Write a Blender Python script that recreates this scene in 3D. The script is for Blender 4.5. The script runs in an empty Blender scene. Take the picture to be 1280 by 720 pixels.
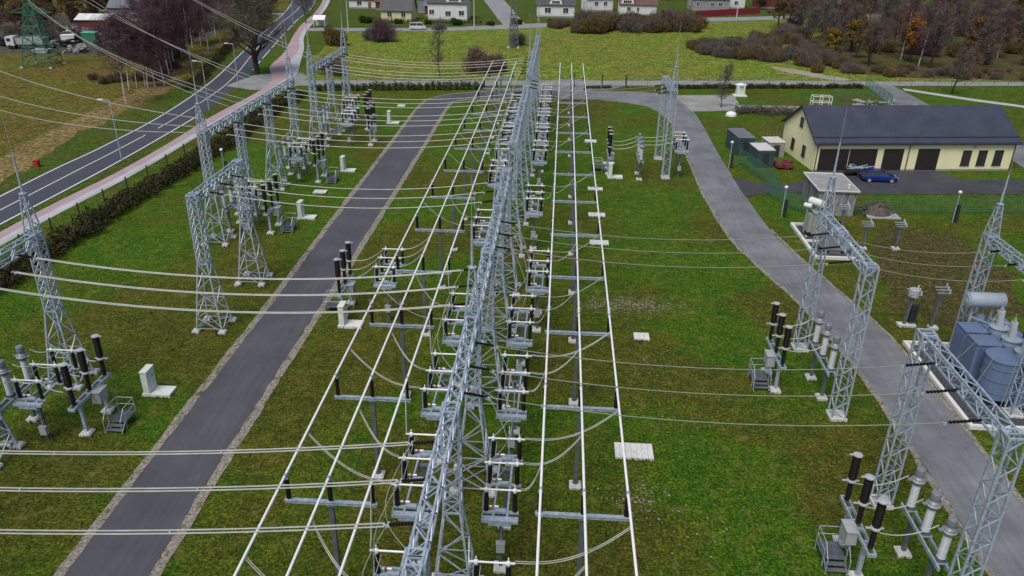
import bpy, math, random
from mathutils import Vector, Matrix, noise
R = math.radians
scene = bpy.context.scene
col = scene.collection
random.seed(7)

# ------------------------------------------------------------------ camera
cam = bpy.data.cameras.new('camera'); co = bpy.data.objects.new('camera', cam); col.objects.link(co)
cam.sensor_width = 36.0; cam.lens = 36.0 * 980 / 1280; cam.clip_start = 0.5; cam.clip_end = 3000
_p, _y, _r = R(25.58), R(3.25), R(-0.87)
F_ = Vector((-math.sin(_y) * math.cos(_p), math.cos(_y) * math.cos(_p), -math.sin(_p)))
R_ = Vector((math.cos(_y), math.sin(_y), 0)); U_ = R_.cross(F_)
R2 = R_ * math.cos(_r) - U_ * math.sin(_r); U2 = U_ * math.cos(_r) + R_ * math.sin(_r)
co.matrix_world = Matrix(((R2.x, U2.x, -F_.x, 0), (R2.y, U2.y, -F_.y, 0), (R2.z, U2.z, -F_.z, 30), (0, 0, 0, 1)))
scene.camera = co

# ------------------------------------------------------------------ light: heavy overcast
world = bpy.data.worlds.new('World'); scene.world = world; world.use_nodes = True
wn = world.node_tree; wn.nodes.clear()
sky = wn.nodes.new('ShaderNodeTexSky'); sky.sky_type = 'NISHITA'; sky.sun_disc = False
SUN_EL, SUN_AZ = 58, 205
sky.sun_elevation = R(SUN_EL); sky.sun_rotation = R(SUN_AZ); sky.dust_density = 3.0; sky.air_density = 1.0; sky.ozone_density = 1.0
bg = wn.nodes.new('ShaderNodeBackground'); bg.inputs['Strength'].default_value = 0.075
wo = wn.nodes.new('ShaderNodeOutputWorld')
wn.links.new(sky.outputs[0], bg.inputs[0]); wn.links.new(bg.outputs[0], wo.inputs[0])
sl = bpy.data.lights.new('sun', 'SUN'); sl.energy = 1.9; sl.angle = R(32); sl.color = (1.0, 0.95, 0.84)
so = bpy.data.objects.new('sun', sl); col.objects.link(so)
_d = Vector((math.sin(R(SUN_AZ)) * math.cos(R(SUN_EL)), math.cos(R(SUN_AZ)) * math.cos(R(SUN_EL)), math.sin(R(SUN_EL))))
so.rotation_euler = _d.to_track_quat('Z', 'Y').to_euler(); so.location = (0, 0, 80)
vs = scene.view_settings; vs.view_transform = 'Standard'; vs.look = 'None'; vs.gamma = 1.0; vs.use_curve_mapping = False
vs.exposure = 0.48

# ------------------------------------------------------------------ materials
def newmat(name, rough=0.7, metal=0.0, spec=0.5):
    m = bpy.data.materials.new(name); m.use_nodes = True; nt = m.node_tree
    b = nt.nodes['Principled BSDF']; b.inputs['Roughness'].default_value = rough; b.inputs['Metallic'].default_value = metal
    b.inputs['Specular IOR Level'].default_value = spec
    return m, nt, b
def c4(c): return (c[0], c[1], c[2], 1)
def ramp(nt, stops):
    r = nt.nodes.new('ShaderNodeValToRGB'); e = r.color_ramp.elements
    while len(e) < len(stops): e.new(0.5)
    for i, (p, c) in enumerate(stops): e[i].position = p; e[i].color = c4(c)
    return r
def noise_n(nt, scale, detail=4, rough=.55, vec=None, dist=0.0):
    n = nt.nodes.new('ShaderNodeTexNoise'); n.inputs['Scale'].default_value = scale; n.inputs['Detail'].default_value = detail
    n.inputs['Roughness'].default_value = rough; n.inputs['Distortion'].default_value = dist
    if vec: nt.links.new(vec, n.inputs['Vector'])
    return n
def coords(nt, scale=None, obj=True):
    t = nt.nodes.new('ShaderNodeTexCoord'); o = t.outputs['Object' if obj else 'Generated']
    if scale:
        mp = nt.nodes.new('ShaderNodeMapping'); mp.inputs['Scale'].default_value = scale; nt.links.new(o, mp.inputs['Vector']); o = mp.outputs['Vector']
    return o
def geo_pos(nt): return nt.nodes.new('ShaderNodeNewGeometry').outputs['Position']
def mixc(nt, f, a, b, mode='MIX'):
    m = nt.nodes.new('ShaderNodeMix'); m.data_type = 'RGBA'; m.blend_type = mode
    for s, v in ((0, f), (6, a), (7, b)):
        if isinstance(v, (int, float)): m.inputs[s].default_value = v
        elif isinstance(v, tuple): m.inputs[s].default_value = c4(v)
        else: nt.links.new(v, m.inputs[s])
    return m.outputs[2]
def bump(nt, b, h, strength, dist=0.05):
    bp = nt.nodes.new('ShaderNodeBump'); bp.inputs['Strength'].default_value = strength; bp.inputs['Distance'].default_value = dist
    nt.links.new(h, bp.inputs['Height']); nt.links.new(bp.outputs[0], b.inputs['Normal'])
def worn(name, c, var=0.25, scale=3.0, rough=0.7, metal=0.0, stretch=None, spec=.5, bs=0.0):
    """base colour with soft dirt variation"""
    m, nt, b = newmat(name, rough, metal, spec)
    v = coords(nt, stretch)
    n = noise_n(nt, scale, 5, .6, v)
    r = ramp(nt, [(.25, tuple(x * (1 - var) for x in c)), (.75, tuple(min(1, x * (1 + var)) for x in c))])
    nt.links.new(n.outputs[0], r.inputs[0]); nt.links.new(r.outputs[0], b.inputs['Base Color'])
    if bs: bump(nt, b, n.outputs[0], bs)
    return m
def lawn_mat(name, cols, s1=.07, s2=.45, s3=5.0, patches=None):
    """cols: dark, mid, olive, dry"""
    m, nt, b = newmat(name, 0.95, 0, .15)
    v = coords(nt)
    a = noise_n(nt, s1, 5, .6, v, .6); d = noise_n(nt, s2, 6, .65, v, .3); f = noise_n(nt, s3, 6, .75, v)
    ra = nt.nodes.new('ShaderNodeMapRange'); ra.inputs[1].default_value = .43; ra.inputs[2].default_value = .57; nt.links.new(a.outputs[0], ra.inputs[0])
    rd = nt.nodes.new('ShaderNodeMapRange'); rd.inputs[1].default_value = .42; rd.inputs[2].default_value = .58; nt.links.new(d.outputs[0], rd.inputs[0])
    fa = ra.outputs[0]
    if patches:
        gp = coords(nt)
        for px, py, pr, sg in patches:
            dn = nt.nodes.new('ShaderNodeVectorMath'); dn.operation = 'DISTANCE'; nt.links.new(gp, dn.inputs[0]); dn.inputs[1].default_value = (px, py, 0)
            mr = nt.nodes.new('ShaderNodeMapRange'); mr.interpolation_type = 'SMOOTHSTEP'; mr.inputs[1].default_value = 0; mr.inputs[2].default_value = pr * 1.5; mr.inputs[3].default_value = sg; mr.inputs[4].default_value = 0; nt.links.new(dn.outputs['Value'], mr.inputs[0])
            ad = nt.nodes.new('ShaderNodeMath'); ad.operation = 'ADD'; nt.links.new(fa, ad.inputs[0]); nt.links.new(mr.outputs[0], ad.inputs[1]); fa = ad.outputs[0]
        cl = nt.nodes.new('ShaderNodeClamp'); nt.links.new(fa, cl.inputs[0]); fa = cl.outputs[0]
    x = mixc(nt, fa, cols[1], cols[2])
    y = mixc(nt, rd.outputs[0], cols[0], cols[2])
    z = mixc(nt, .38 if patches else .5, x, y)
    rf = ramp(nt, [(.38, (.24, .28, .22)), (.5, (.9, .9, .9)), (.62, (2.2, 2.05, 1.6))]); nt.links.new(f.outputs[0], rf.inputs[0])
    z = mixc(nt, .95, z, rf.outputs[0], 'MULTIPLY')
    h = noise_n(nt, s3 * .28, 5, .7, v); rh = ramp(nt, [(.38, (.55, .6, .5)), (.5, (1, 1, 1)), (.62, (1.5, 1.4, 1.3))]); nt.links.new(h.outputs[0], rh.inputs[0])
    z = mixc(nt, .7, z, rh.outputs[0], 'MULTIPLY')
    # dry flecks in patches
    g = noise_n(nt, .9, 7, .7, v); rg = nt.nodes.new('ShaderNodeMapRange'); rg.inputs[1].default_value = .56; rg.inputs[2].default_value = .70; nt.links.new(g.outputs[0], rg.inputs[0])
    z = mixc(nt, rg.outputs[0], z, cols[3])
    nt.links.new(z, b.inputs['Base Color'])
    bump(nt, b, f.outputs[0], .9, .12)
    return m
M = {}
PATCH = [(9, 84, 6, -0.8), (14, 68, 5, -0.8), (15, 55, 5, -0.8), (10, 113, 12, -0.8), (-13, 124, 6, -0.8), (-12, 105, 7, -0.8), (-30, 90, 9, -0.8), (-38, 70, 7, -0.8), (-43, 68, 6, -0.8), (-42, 100, 9, -0.8), (-12, 82, 6, -0.8), (10, 38, 4, -0.8), (12, 32, 3, -0.8), (-2, 40, 3, -0.8), (43, 91, 9, -0.8), (29, 42, 3, -0.8), (0, 90, 8, -0.8), (-20, 120, 8, -0.8), (20, 59, 4, 0.75), (4, 51, 5, 0.75), (8, 60, 4, 0.75), (12, 46, 5, 0.75), (-16, 38, 6, 0.75), (-25, 31, 6, 0.75), (-33, 50, 6, 0.75), (-15, 48, 5, 0.75), (-24, 55, 4, 0.75), (15, 95, 4, 0.75), (33, 124, 8, 0.75), (1, 30, 4, 0.75), (18, 41, 4, 0.75), (38, 78, 7, 0.75), (-30, 37, 5, 0.75), (6, 33, 3, 0.75), (-12, 28, 6, 0.75), (16, 35, 3, 0.75), (-28, 70, 4, 0.75)]
M['lawn'] = lawn_mat('mown grass', [(.016, .050, .003), (.048, .128, .004), (.078, .082, .010), (.16, .14, .04)], .055, .38, 6.0, PATCH)
M['meadow'] = lawn_mat('meadow grass', [(.080, .140, .016), (.125, .195, .022), (.150, .160, .030), (.17, .135, .04)], .035, .16, 1.6)
M['rough'] = lawn_mat('rough verge grass', [(.050, .070, .010), (.095, .12, .014), (.12, .085, .022), (.19, .14, .05)], .06, .3, 2.2)
M['verge'] = lawn_mat('short verge grass', [(.026, .070, .005), (.048, .105, .007), (.068, .08, .014), (.12, .11, .035)], .1, .5, 4)
M['dry'] = lawn_mat('dry strip', [(.16, .13, .045), (.21, .165, .07), (.14, .10, .045), (.26, .2, .10)], .1, .5, 2)
M['scrub'] = lawn_mat('scrub floor', [(.045, .050, .018), (.070, .078, .022), (.075, .058, .032), (.11, .08, .045)], .06, .4, 2)
M['mulch'] = lawn_mat('bare patch', [(.035, .045, .010), (.060, .066, .016), (.075, .058, .024), (.13, .10, .05)], .3, 1.5, 4)
M['dirt'] = lawn_mat('trodden yard dirt', [(.05, .05, .045), (.09, .085, .08), (.07, .06, .05), (.14, .13, .12)], .1, .5, 2)
def asphalt(name, c, patch=.12, seam=False):
    m, nt, b = newmat(name, .68, 0, .35)
    v = coords(nt)
    a = noise_n(nt, .25, 5, .65, v); f = noise_n(nt, 40, 3, .6, v)
    s = noise_n(nt, 1.0, 4, .6, coords(nt, (3.0, .12, 1)))
    r = ramp(nt, [(.3, tuple(x * (1 - patch) for x in c)), (.7, tuple(x * (1 + patch) for x in c))]); nt.links.new(a.outputs[0], r.inputs[0])
    r2 = ramp(nt, [(.3, (.75, .75, .75)), (.7, (1.2, 1.2, 1.2))]); nt.links.new(f.outputs[0], r2.inputs[0])
    r3 = ramp(nt, [(.3, (.88, .88, .88)), (.7, (1.1, 1.1, 1.1))]); nt.links.new(s.outputs[0], r3.inputs[0])
    z = mixc(nt, 1.0, r.outputs[0], r2.outputs[0], 'MULTIPLY'); z = mixc(nt, 1.0, z, r3.outputs[0], 'MULTIPLY')
    nt.links.new(z, b.inputs['Base Color']); bump(nt, b, f.outputs[0], .3, .01)
    return m
M['asphalt'] = asphalt('asphalt road', (.076, .078, .092), .2)
M['asphalt_l'] = asphalt('old asphalt', (.165, .172, .192), .3)
M['asphalt_d'] = asphalt('dark asphalt', (.052, .054, .066), .25)
M['hwy'] = asphalt('highway asphalt', (.058, .064, .084), .15)
M['perim'] = asphalt('worn street', (.25, .255, .265), .2)
M['apron'] = asphalt('concrete apron', (.26, .265, .25), .3)
M['sand'] = asphalt('sandy path', (.30, .27, .21), .25)
M['pink'] = asphalt('pink paving', (.38, .28, .31), .12)
M['walk'] = asphalt('grey paving', (.42, .43, .46), .12)
def kerbmat():
    m, nt, b = newmat('gravel kerb strip', .95, 0, .2); v = coords(nt)
    a = noise_n(nt, 7, 5, .75, v); r = ramp(nt, [(.35, (.09, .08, .065)), (.5, (.23, .205, .18)), (.65, (.40, .37, .34))]); nt.links.new(a.outputs[0], r.inputs[0])
    g = noise_n(nt, 1.2, 6, .75, v); mr = nt.nodes.new('ShaderNodeMapRange'); mr.inputs[1].default_value = .52; mr.inputs[2].default_value = .62; nt.links.new(g.outputs[0], mr.inputs[0])
    z = mixc(nt, mr.outputs[0], r.outputs[0], (.085, .10, .03)); nt.links.new(z, b.inputs['Base Color']); bump(nt, b, a.outputs[0], .8, .05); return m
M['kerb'] = kerbmat()
M['paint'] = worn('road paint', (.62, .63, .64), .15, 4, .7)
def gravel():
    m, nt, b = newmat('dark gravel', .9, 0, .3); v = coords(nt)
    o = nt.nodes.new('ShaderNodeTexVoronoi'); o.inputs['Scale'].default_value = 9; nt.links.new(v, o.inputs['Vector'])
    r = ramp(nt, [(0, (.13, .14, .16)), (.5, (.05, .055, .065)), (1, (.01, .01, .012))]); nt.links.new(o.outputs['Distance'], r.inputs[0])
    nt.links.new(r.outputs[0], b.inputs['Base Color']); bump(nt, b, o.outputs['Distance'], .8, .05); return m
M['gravel'] = gravel()
M['steel'] = worn('galvanised steel', (.37, .44, .53), .38, 5, .45, .3)
M['steel_d'] = worn('dull galvanised steel', (.125, .145, .17), .35, 2.5, .5, .3)
M['steel_g'] = worn('painted green steel', (.04, .17, .11), .25, 1.5, .6, .1)
M['alu'] = worn('aluminium tube', (.84, .85, .86), .08, 2, .45, .05)
M['wire'] = worn('aluminium cable', (.40, .42, .39), .2, 1, .5, .2)
M['wire_d'] = worn('weathered cable', (.22, .26, .20), .2, 1, .6, .1)
M['porc'] = worn('brown porcelain', (.007, .005, .005), .3, 4, .55, 0, None, .2)
M['porc_l'] = worn('grey silicone sheds', (.46, .50, .54), .08, 4, .5, 0)
M['cap'] = worn('cast cap', (.40, .42, .45), .12, 6, .4, .1)
M['ctgrey'] = worn('grey painted housing', (.20, .22, .25), .15, 3, .4, .1)
M['conc'] = worn('concrete', (.50, .51, .50), .2, 4, .85, 0, None, .3, .2)
M['slab'] = worn('pale concrete lid', (.60, .61, .60), .12, 3, .85, 0, None, .3)
M['cab'] = worn('pale cabinet', (.60, .66, .60), .08, 2, .6)
M['grey'] = worn('grey metal box', (.36, .38, .40), .12, 2, .5, .1)
M['red'] = worn('red paint', (.35, .02, .02), .2, 3, .5)
M['redfence'] = worn('dark red board paint', (.20, .012, .03), .2, 1, .7)
M['white'] = worn('white paint', (.72, .73, .74), .1, 3, .5)
M['black'] = worn('black plastic', (.02, .02, .022), .3, 3, .6)
M['tblue'] = worn('transformer blue grey', (.12, .17, .29), .12, .9, .5, .05)
M['tblue_l'] = worn('transformer tank lid', (.30, .36, .43), .12, 1.2, .5, .05)
M['tgreen'] = worn('transformer sage', (.26, .30, .28), .15, 1.2, .5, .05)
M['cream'] = worn('cream render', (.74, .71, .45), .06, .6, .9)
M['doorbrown'] = worn('dark brown shutter', (.022, .016, .017), .2, 2, .6)
M['trim_d'] = worn('dark trim', (.03, .03, .035), .2, 2, .5)
def glassy(name, c):
    m, nt, b = newmat(name, .12, 0, .6); v = coords(nt); n = noise_n(nt, .8, 2, .5, v)
    r = ramp(nt, [(.3, c), (.7, tuple(x * 2 for x in c))]); nt.links.new(n.outputs[0], r.inputs[0]); nt.links.new(r.outputs[0], b.inputs['Base Color']); return m
M['glass'] = glassy('window glass', (.02, .025, .03))
def roofmat(name, c, pitch=.35, axis=0, depth=.35):
    m, nt, b = newmat(name, .55, .0, .35)
    v = coords(nt); w = nt.nodes.new('ShaderNodeTexWave'); w.bands_direction = 'XYZ'[axis]; w.inputs['Scale'].default_value = math.pi / pitch / 10 * 2
    nt.links.new(v, w.inputs['Vector']); n = noise_n(nt, .5, 5, .6, v)
    r = ramp(nt, [(.3, tuple(x * .8 for x in c)), (.7, tuple(x * 1.2 for x in c))]); nt.links.new(n.outputs[0], r.inputs[0])
    r2 = ramp(nt, [(0, (1 - depth,) * 3), (.3, (1, 1, 1))]); nt.links.new(w.outputs[0], r2.inputs[0])
    nt.links.new(mixc(nt, 1.0, r.outputs[0], r2.outputs[0], 'MULTIPLY'), b.inputs['Base Color']); bump(nt, b, w.outputs[0], .4, .03); return m
M['roof_blue'] = roofmat('blue grey metal roof', (.044, .052, .083), .5, 0, .35)
M['roof_dark'] = roofmat('dark slate roof', (.055, .06, .07), .4, 0)
M['roof_grey'] = roofmat('grey sheet roof', (.16, .18, .21), .4, 0)
M['roof_brown'] = roofmat('brown tile roof', (.12, .06, .045), .4, 0)
M['roof_white'] = roofmat('white sheet roof', (.62, .64, .64), .5, 0, .1)
def corr():
    m, nt, b = newmat('weathered corrugated sheet', .7, .1, .3)
    v = coords(nt); n = noise_n(nt, 1, 5, .7, coords(nt, (3.5, 3.5, .25)))
    r = ramp(nt, [(.38, (.03, .028, .03)), (.45, (.16, .16, .17)), (.52, (.32, .34, .36)), (.57, (.08, .075, .08)), (.63, (.26, .28, .30))])
    nt.links.new(n.outputs[0], r.inputs[0]); nt.links.new(r.outputs[0], b.inputs['Base Color']); return m
M['corr'] = corr()
M['whitewall'] = worn('white render', (.60, .62, .63), .08, .7, .9)
M['yellowwall'] = worn('yellow render', (.60, .56, .33), .08, .7, .9)
M['greywall'] = worn('grey block wall', (.26, .26, .27), .25, 1.5, .9)
M['redwall'] = worn('dark red boards', (.13, .025, .028), .3, 1.5, .8)
M['brick'] = worn('brown brick', (.17, .09, .07), .3, 2, .9)
M['bluewall'] = worn('blue grey boards', (.18, .21, .26), .2, 1.5, .8)
M['container'] = worn('dark teal container', (.035, .065, .075), .3, 1, .6)
M['carblue'] = worn('blue car paint', (.008, .022, .16), .05, 1, .22)
M['carwhite'] = worn('white car paint', (.55, .57, .58), .05, 1, .25)
M['cardark'] = worn('dark car paint', (.03, .03, .035), .05, 1, .25)
M['tyre'] = worn('tyre rubber', (.015, .015, .015), .2, 5, .9)
def leafmat(name, cols, scale=.9, rough=.9):
    m, nt, b = newmat(name, rough, 0, .1)
    v = coords(nt); n = noise_n(nt, scale, 5, .7, v)
    r = ramp(nt, [(.3 + .4 * i / (len(cols) - 1), c) for i, c in enumerate(cols)]); nt.links.new(n.outputs[0], r.inputs[0])
    f = noise_n(nt, 9, 2, .6, v); r2 = ramp(nt, [(.3, (.55, .55, .55)), (.7, (1.5, 1.5, 1.5))]); nt.links.new(f.outputs[0], r2.inputs[0])
    nt.links.new(mixc(nt, 1.0, r.outputs[0], r2.outputs[0], 'MULTIPLY'), b.inputs['Base Color']); return m
M['bark'] = leafmat('dark bark', [(.03, .025, .022), (.06, .05, .045)], 2)
M['bark_m'] = leafmat('grey bark', [(.07, .06, .055), (.12, .105, .095)], 2)
def birch():
    m, nt, b = newmat('birch bark', .8, 0, .2); n = noise_n(nt, 1, 4, .7, coords(nt, (1.5, 1.5, 3.5)))
    r = ramp(nt, [(.36, (.05, .045, .045)), (.47, (.42, .40, .38)), (.7, (.55, .53, .50))]); nt.links.new(n.outputs[0], r.inputs[0]); nt.links.new(r.outputs[0], b.inputs['Base Color']); return m
M['birch'] = birch()
M['tw_purple'] = leafmat('purple brown twigs', [(.055, .030, .042), (.095, .055, .07), (.15, .10, .11)])
M['tw_grey'] = leafmat('grey brown twigs', [(.075, .066, .058), (.125, .108, .095), (.175, .15, .13)])
M['tw_olive'] = leafmat('olive twigs', [(.075, .065, .03), (.115, .095, .04), (.15, .125, .055)])
M['lf_orange'] = leafmat('orange brown leaves', [(.14, .06, .018), (.25, .11, .025), (.34, .18, .04)])
M['lf_rust'] = leafmat('rust brown leaves', [(.085, .05, .025), (.13, .075, .035), (.17, .11, .05)])
M['lf_yellow'] = leafmat('yellow leaves', [(.10, .08, .01), (.20, .14, .015), (.26, .18, .03)])
M['lf_green'] = leafmat('dark green leaves', [(.018, .035, .010), (.03, .055, .014), (.05, .07, .02)])
M['lf_hedge'] = leafmat('hedge leaves', [(.016, .024, .008), (.03, .032, .010), (.055, .035, .014)])

# ------------------------------------------------------------------ mesh helpers
def V(*a): return Vector(a)
class MB:
    def __init__(s): s.v = []; s.f = []; s.mi = []
    def add(s, vs, fs, mi=0):
        k = len(s.v); s.v += [tuple(v) for v in vs]; s.f += [tuple(i + k for i in f) for f in fs]; s.mi += [mi] * len(fs); return s
    def box(s, c, d, rz=0, mi=0):
        x, y, z = d[0] / 2, d[1] / 2, d[2] / 2; ca, sa = math.cos(rz), math.sin(rz)
        vs = [(c[0] + a * ca - b * sa, c[1] + a * sa + b * ca, c[2] + e) for a, b, e in
              ((-x, -y, -z), (x, -y, -z), (x, y, -z), (-x, y, -z), (-x, -y, z), (x, -y, z), (x, y, z), (-x, y, z))]
        return s.add(vs, [(3, 2, 1, 0), (4, 5, 6, 7), (0, 1, 5, 4), (1, 2, 6, 5), (2, 3, 7, 6), (3, 0, 4, 7)], mi)
    def bar(s, p, q, w, h=None, up=(0, 0, 1), mi=0):
        p, q = Vector(p), Vector(q); d = (q - p)
        if d.length < 1e-6: return s
        d.normalize(); h = h or w; u = Vector(up)
        if abs(d.dot(u)) > .98: u = Vector((1, 0, 0))
        a = d.cross(u).normalized(); b = a.cross(d)
        vs = []
        for e in (p, q):
            for i, j in ((-1, -1), (1, -1), (1, 1), (-1, 1)): vs.append(e + a * i * w / 2 + b * j * h / 2)
        return s.add(vs, [(0, 1, 2, 3), (7, 6, 5, 4), (0, 4, 5, 1), (1, 5, 6, 2), (2, 6, 7, 3), (3, 7, 4, 0)], mi)
    def tube(s, p, q, r0, r1=None, n=8, caps=True, mi=0):
        p, q = Vector(p), Vector(q); d = (q - p).normalized(); r1 = r0 if r1 is None else r1
        u = Vector((0, 0, 1)) if abs(d.z) < .9 else Vector((1, 0, 0)); a = d.cross(u).normalized(); b = a.cross(d)
        vs = []
        for e, r in ((p, r0), (q, r1)):
            for i in range(n): t = 2 * math.pi * i / n; vs.append(e + (a * math.cos(t) + b * math.sin(t)) * r)
        fs = [(i, (i + 1) % n, n + (i + 1) % n, n + i) for i in range(n)]
        if caps: fs += [tuple(range(n - 1, -1, -1)), tuple(range(n, 2 * n))]
        return s.add(vs, fs, mi)
    def path(s, pts, r, n=6, mi=0):
        pts = [Vector(p) for p in pts]; vs = []; m = len(pts)
        for k, p in enumerate(pts):
            d = (pts[min(k + 1, m - 1)] - pts[max(k - 1, 0)]).normalized()
            u = Vector((0, 0, 1)) if abs(d.z) < .9 else Vector((1, 0, 0)); a = d.cross(u).normalized(); b = a.cross(d)
            for i in range(n): t = 2 * math.pi * i / n; vs.append(p + (a * math.cos(t) + b * math.sin(t)) * r)
        fs = [(k * n + i, k * n + (i + 1) % n, (k + 1) * n + (i + 1) % n, (k + 1) * n + i) for k in range(m - 1) for i in range(n)]
        return s.add(vs, fs, mi)
    def lathe(s, prof, c=(0, 0, 0), n=12, axis=None, mi=0):
        """prof: (r, h) list bottom to top"""
        c = Vector(c); ax = Vector(axis).normalized() if axis else Vector((0, 0, 1))
        u = Vector((1, 0, 0)) if abs(ax.x) < .9 else Vector((0, 1, 0)); a = ax.cross(u).normalized(); b = ax.cross(a); vs = []
        for r, h in prof:
            for i in range(n): t = 2 * math.pi * i / n; vs.append(c + ax * h + (a * math.cos(t) + b * math.sin(t)) * r)
        m = len(prof)
        fs = [(k * n + i, k * n + (i + 1) % n, (k + 1) * n + (i + 1) % n, (k + 1) * n + i) for k in range(m - 1) for i in range(n)]
        fs += [tuple(range(n - 1, -1, -1)), tuple(range((m - 1) * n, m * n))]
        return s.add(vs, fs, mi)
    def poly(s, pts, z, mi=0): return s.add([(p[0], p[1], z) for p in pts], [tuple(range(len(pts)))], mi)
    def prism(s, pts, z0, z1, mi=0):
        n = len(pts); vs = [(p[0], p[1], z0) for p in pts] + [(p[0], p[1], z1) for p in pts]
        return s.add(vs, [tuple(range(n - 1, -1, -1)), tuple(range(n, 2 * n))] + [(i, (i + 1) % n, n + (i + 1) % n, n + i) for i in range(n)], mi)
    def mesh(s, name, mats):
        me = bpy.data.meshes.new(name); me.from_pydata(s.v, [], s.f); me.update()
        for m in (mats if isinstance(mats, (list, tuple)) else [mats]): me.materials.append(M[m] if isinstance(m, str) else m)
        if any(s.mi): me.polygons.foreach_set('material_index', s.mi)
        return me
    def build(s, name, mats, parent=None, loc=None, label=None, smooth=False):
        me = s.mesh(name, mats)
        if smooth:
            me.polygons.foreach_set('use_smooth', [len(p.vertices) == 4 for p in me.polygons])
        o = bpy.data.objects.new(name, me); col.objects.link(o)
        if parent: o.parent = parent
        if loc: o.location = loc
        if label: o['label'] = label
        return o
def tag(o, label=None, cat=None, group=None, kind=None):
    for k, v in (('label', label), ('category', cat), ('group', group), ('kind', kind)):
        if v: o[k] = v
    return o
def empty(name, loc, label, cat, group=None, rz=0):
    o = bpy.data.objects.new(name, None); col.objects.link(o); o.location = loc; o.rotation_euler = (0, 0, rz); o.empty_display_size = .3
    return tag(o, label, cat, group)
def kids(o): return [c for c in bpy.data.objects if c.parent == o]
_kid = {}
def copy_tree(o, parent=None):
    c = o.copy(); col.objects.link(c); c.parent = parent
    if o.name not in _kid: _kid[o.name] = list(o.children)
    for ch in _kid[o.name]: copy_tree(ch, c)
    return c
def place(proto, used, loc, label, group=None, rz=0):
    o = proto if not used else copy_tree(proto)
    o.location = loc; o.rotation_euler = (0, 0, rz); o['label'] = label
    if group: o['group'] = group
    return o
ORD = ['nearest', 'second nearest', 'third nearest', 'fourth nearest', 'fifth nearest', 'sixth nearest', 'seventh nearest', 'eighth nearest', 'ninth nearest', 'tenth nearest', 'eleventh nearest', 'twelfth nearest', 'thirteenth nearest', 'fourteenth nearest', 'fifteenth nearest', 'sixteenth nearest']
def od(i, n): return 'farthest' if (i == n - 1 and n > 1) else ORD[i]
def catenary(a, b, sag, n=16):
    a, b = Vector(a), Vector(b)
    return [a.lerp(b, i / n) - Vector((0, 0, sag * 4 * (i / n) * (1 - i / n))) for i in range(n + 1)]

# ------------------------------------------------------------------ ground, roads
def sheet(name, pts, z, m, jitter=0.0, sub=0):
    if sub:
        out = []
        for i in range(len(pts)):
            a, b = Vector((*pts[i], 0)), Vector((*pts[(i + 1) % len(pts)], 0)); k = max(1, int((b - a).length / sub))
            for j in range(k):
                p = a.lerp(b, j / k); q = noise.noise(p * .35) * jitter; w = noise.noise(p * .35 + Vector((7, 3, 1))) * jitter
                out.append((p.x + q, p.y + w))
        pts = out
    o = MB().poly(pts, z).build(name, m); return tag(o, kind='structure')
GB = [(-900, -120), (900, -120), (900, 1500), (-900, 1500)]
sheet('ground', GB, 0, 'lawn')
# far meadow, verges, gardens, scrub
sheet('meadow_ground', [(-54, 149), (-9.3, 153.5), (40.7, 160), (62, 162.5), (96, 167), (130, 230), (117, 287), (41, 259), (-14, 234), (-34, 226), (-60, 221), (-55, 170)], .010, 'meadow', 1.2, 4)
sheet('garden_ground', [(-72, 227), (-36, 233), (-15, 246), (42, 273), (117, 298), (240, 380), (200, 520), (-160, 520), (-110, 320)], .008, 'verge')
sheet('thicket_ground', [(62, 176), (70, 172), (97, 171), (200, 180), (330, 330), (240, 360), (117, 284), (95, 273), (72, 235), (52, 200)], .014, 'scrub', 3, 5)
sheet('field_ground', [(-64.5, 20), (-64.5, 92), (-63.6, 112), (-64.3, 125), (-67.8, 150), (-75.5, 188), (-83.5, 231), (-99, 301), (-240, 330), (-300, 20)], .006, 'rough')
sheet('verge_grass', [(-63.8, 40), (-64, 92), (-63.2, 106), (-63.9, 124), (-67.3, 150), (-74, 184), (-76, 183), (-72, 150), (-69, 128), (-71.5, 112), (-67.5, 87), (-67, 40)], .012, 'verge', .8, 3)
sheet('dry_path', [(-65.8, 40), (-65.9, 85), (-70.0, 109.8), (-70.4, 129), (-71.5, 146), (-77, 165), (-83.5, 200), (-86, 205), (-83, 180), (-80.5, 156), (-79, 148), (-76, 136), (-76, 122), (-75, 109), (-73.5, 98), (-72, 80), (-71.5, 40)], .016, 'dry', 1.4, 2)
sheet('yard_dirt_ground', [(-170, 176), (-128, 176), (-112, 173), (-94, 178), (-90, 200), (-92, 222), (-112, 240), (-170, 245)], .012, 'dirt', 2, 4)
# highway
HL = [(-63.6, 20), (-63.6, 60), (-63.6, 81.8), (-63.6, 92), (-63.2, 103), (-63.7, 121.3), (-67.1, 148.7), (-74.8, 186.7), (-83.5, 229.3), (-99.5, 299.6), (-150, 470)]
HR = [(-57.4, 20), (-57.4, 60), (-57.3, 73.1), (-57, 83.3), (-56.8, 93.5), (-56.9, 105.1), (-57.3, 121.5), (-59.6, 139.6), (-63.0, 161.2), (-69, 190.2), (-78.5, 238), (-91, 301.3), (-140, 470)]
def resamp(pts, step=4):
    out = []
    for i in range(len(pts) - 1):
        p0 = Vector((*pts[max(i - 1, 0)], 0)); p1 = Vector((*pts[i], 0)); p2 = Vector((*pts[i + 1], 0)); p3 = Vector((*pts[min(i + 2, len(pts) - 1)], 0))
        k = max(1, int((p2 - p1).length / step))
        for j in range(k):
            t = j / k; out.append(.5 * ((2 * p1) + (p2 - p0) * t + (2 * p0 - 5 * p1 + 4 * p2 - p3) * t * t + (-p0 + 3 * p1 - 3 * p2 + p3) * t ** 3))
    out.append(Vector((*pts[-1], 0))); return out
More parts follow.
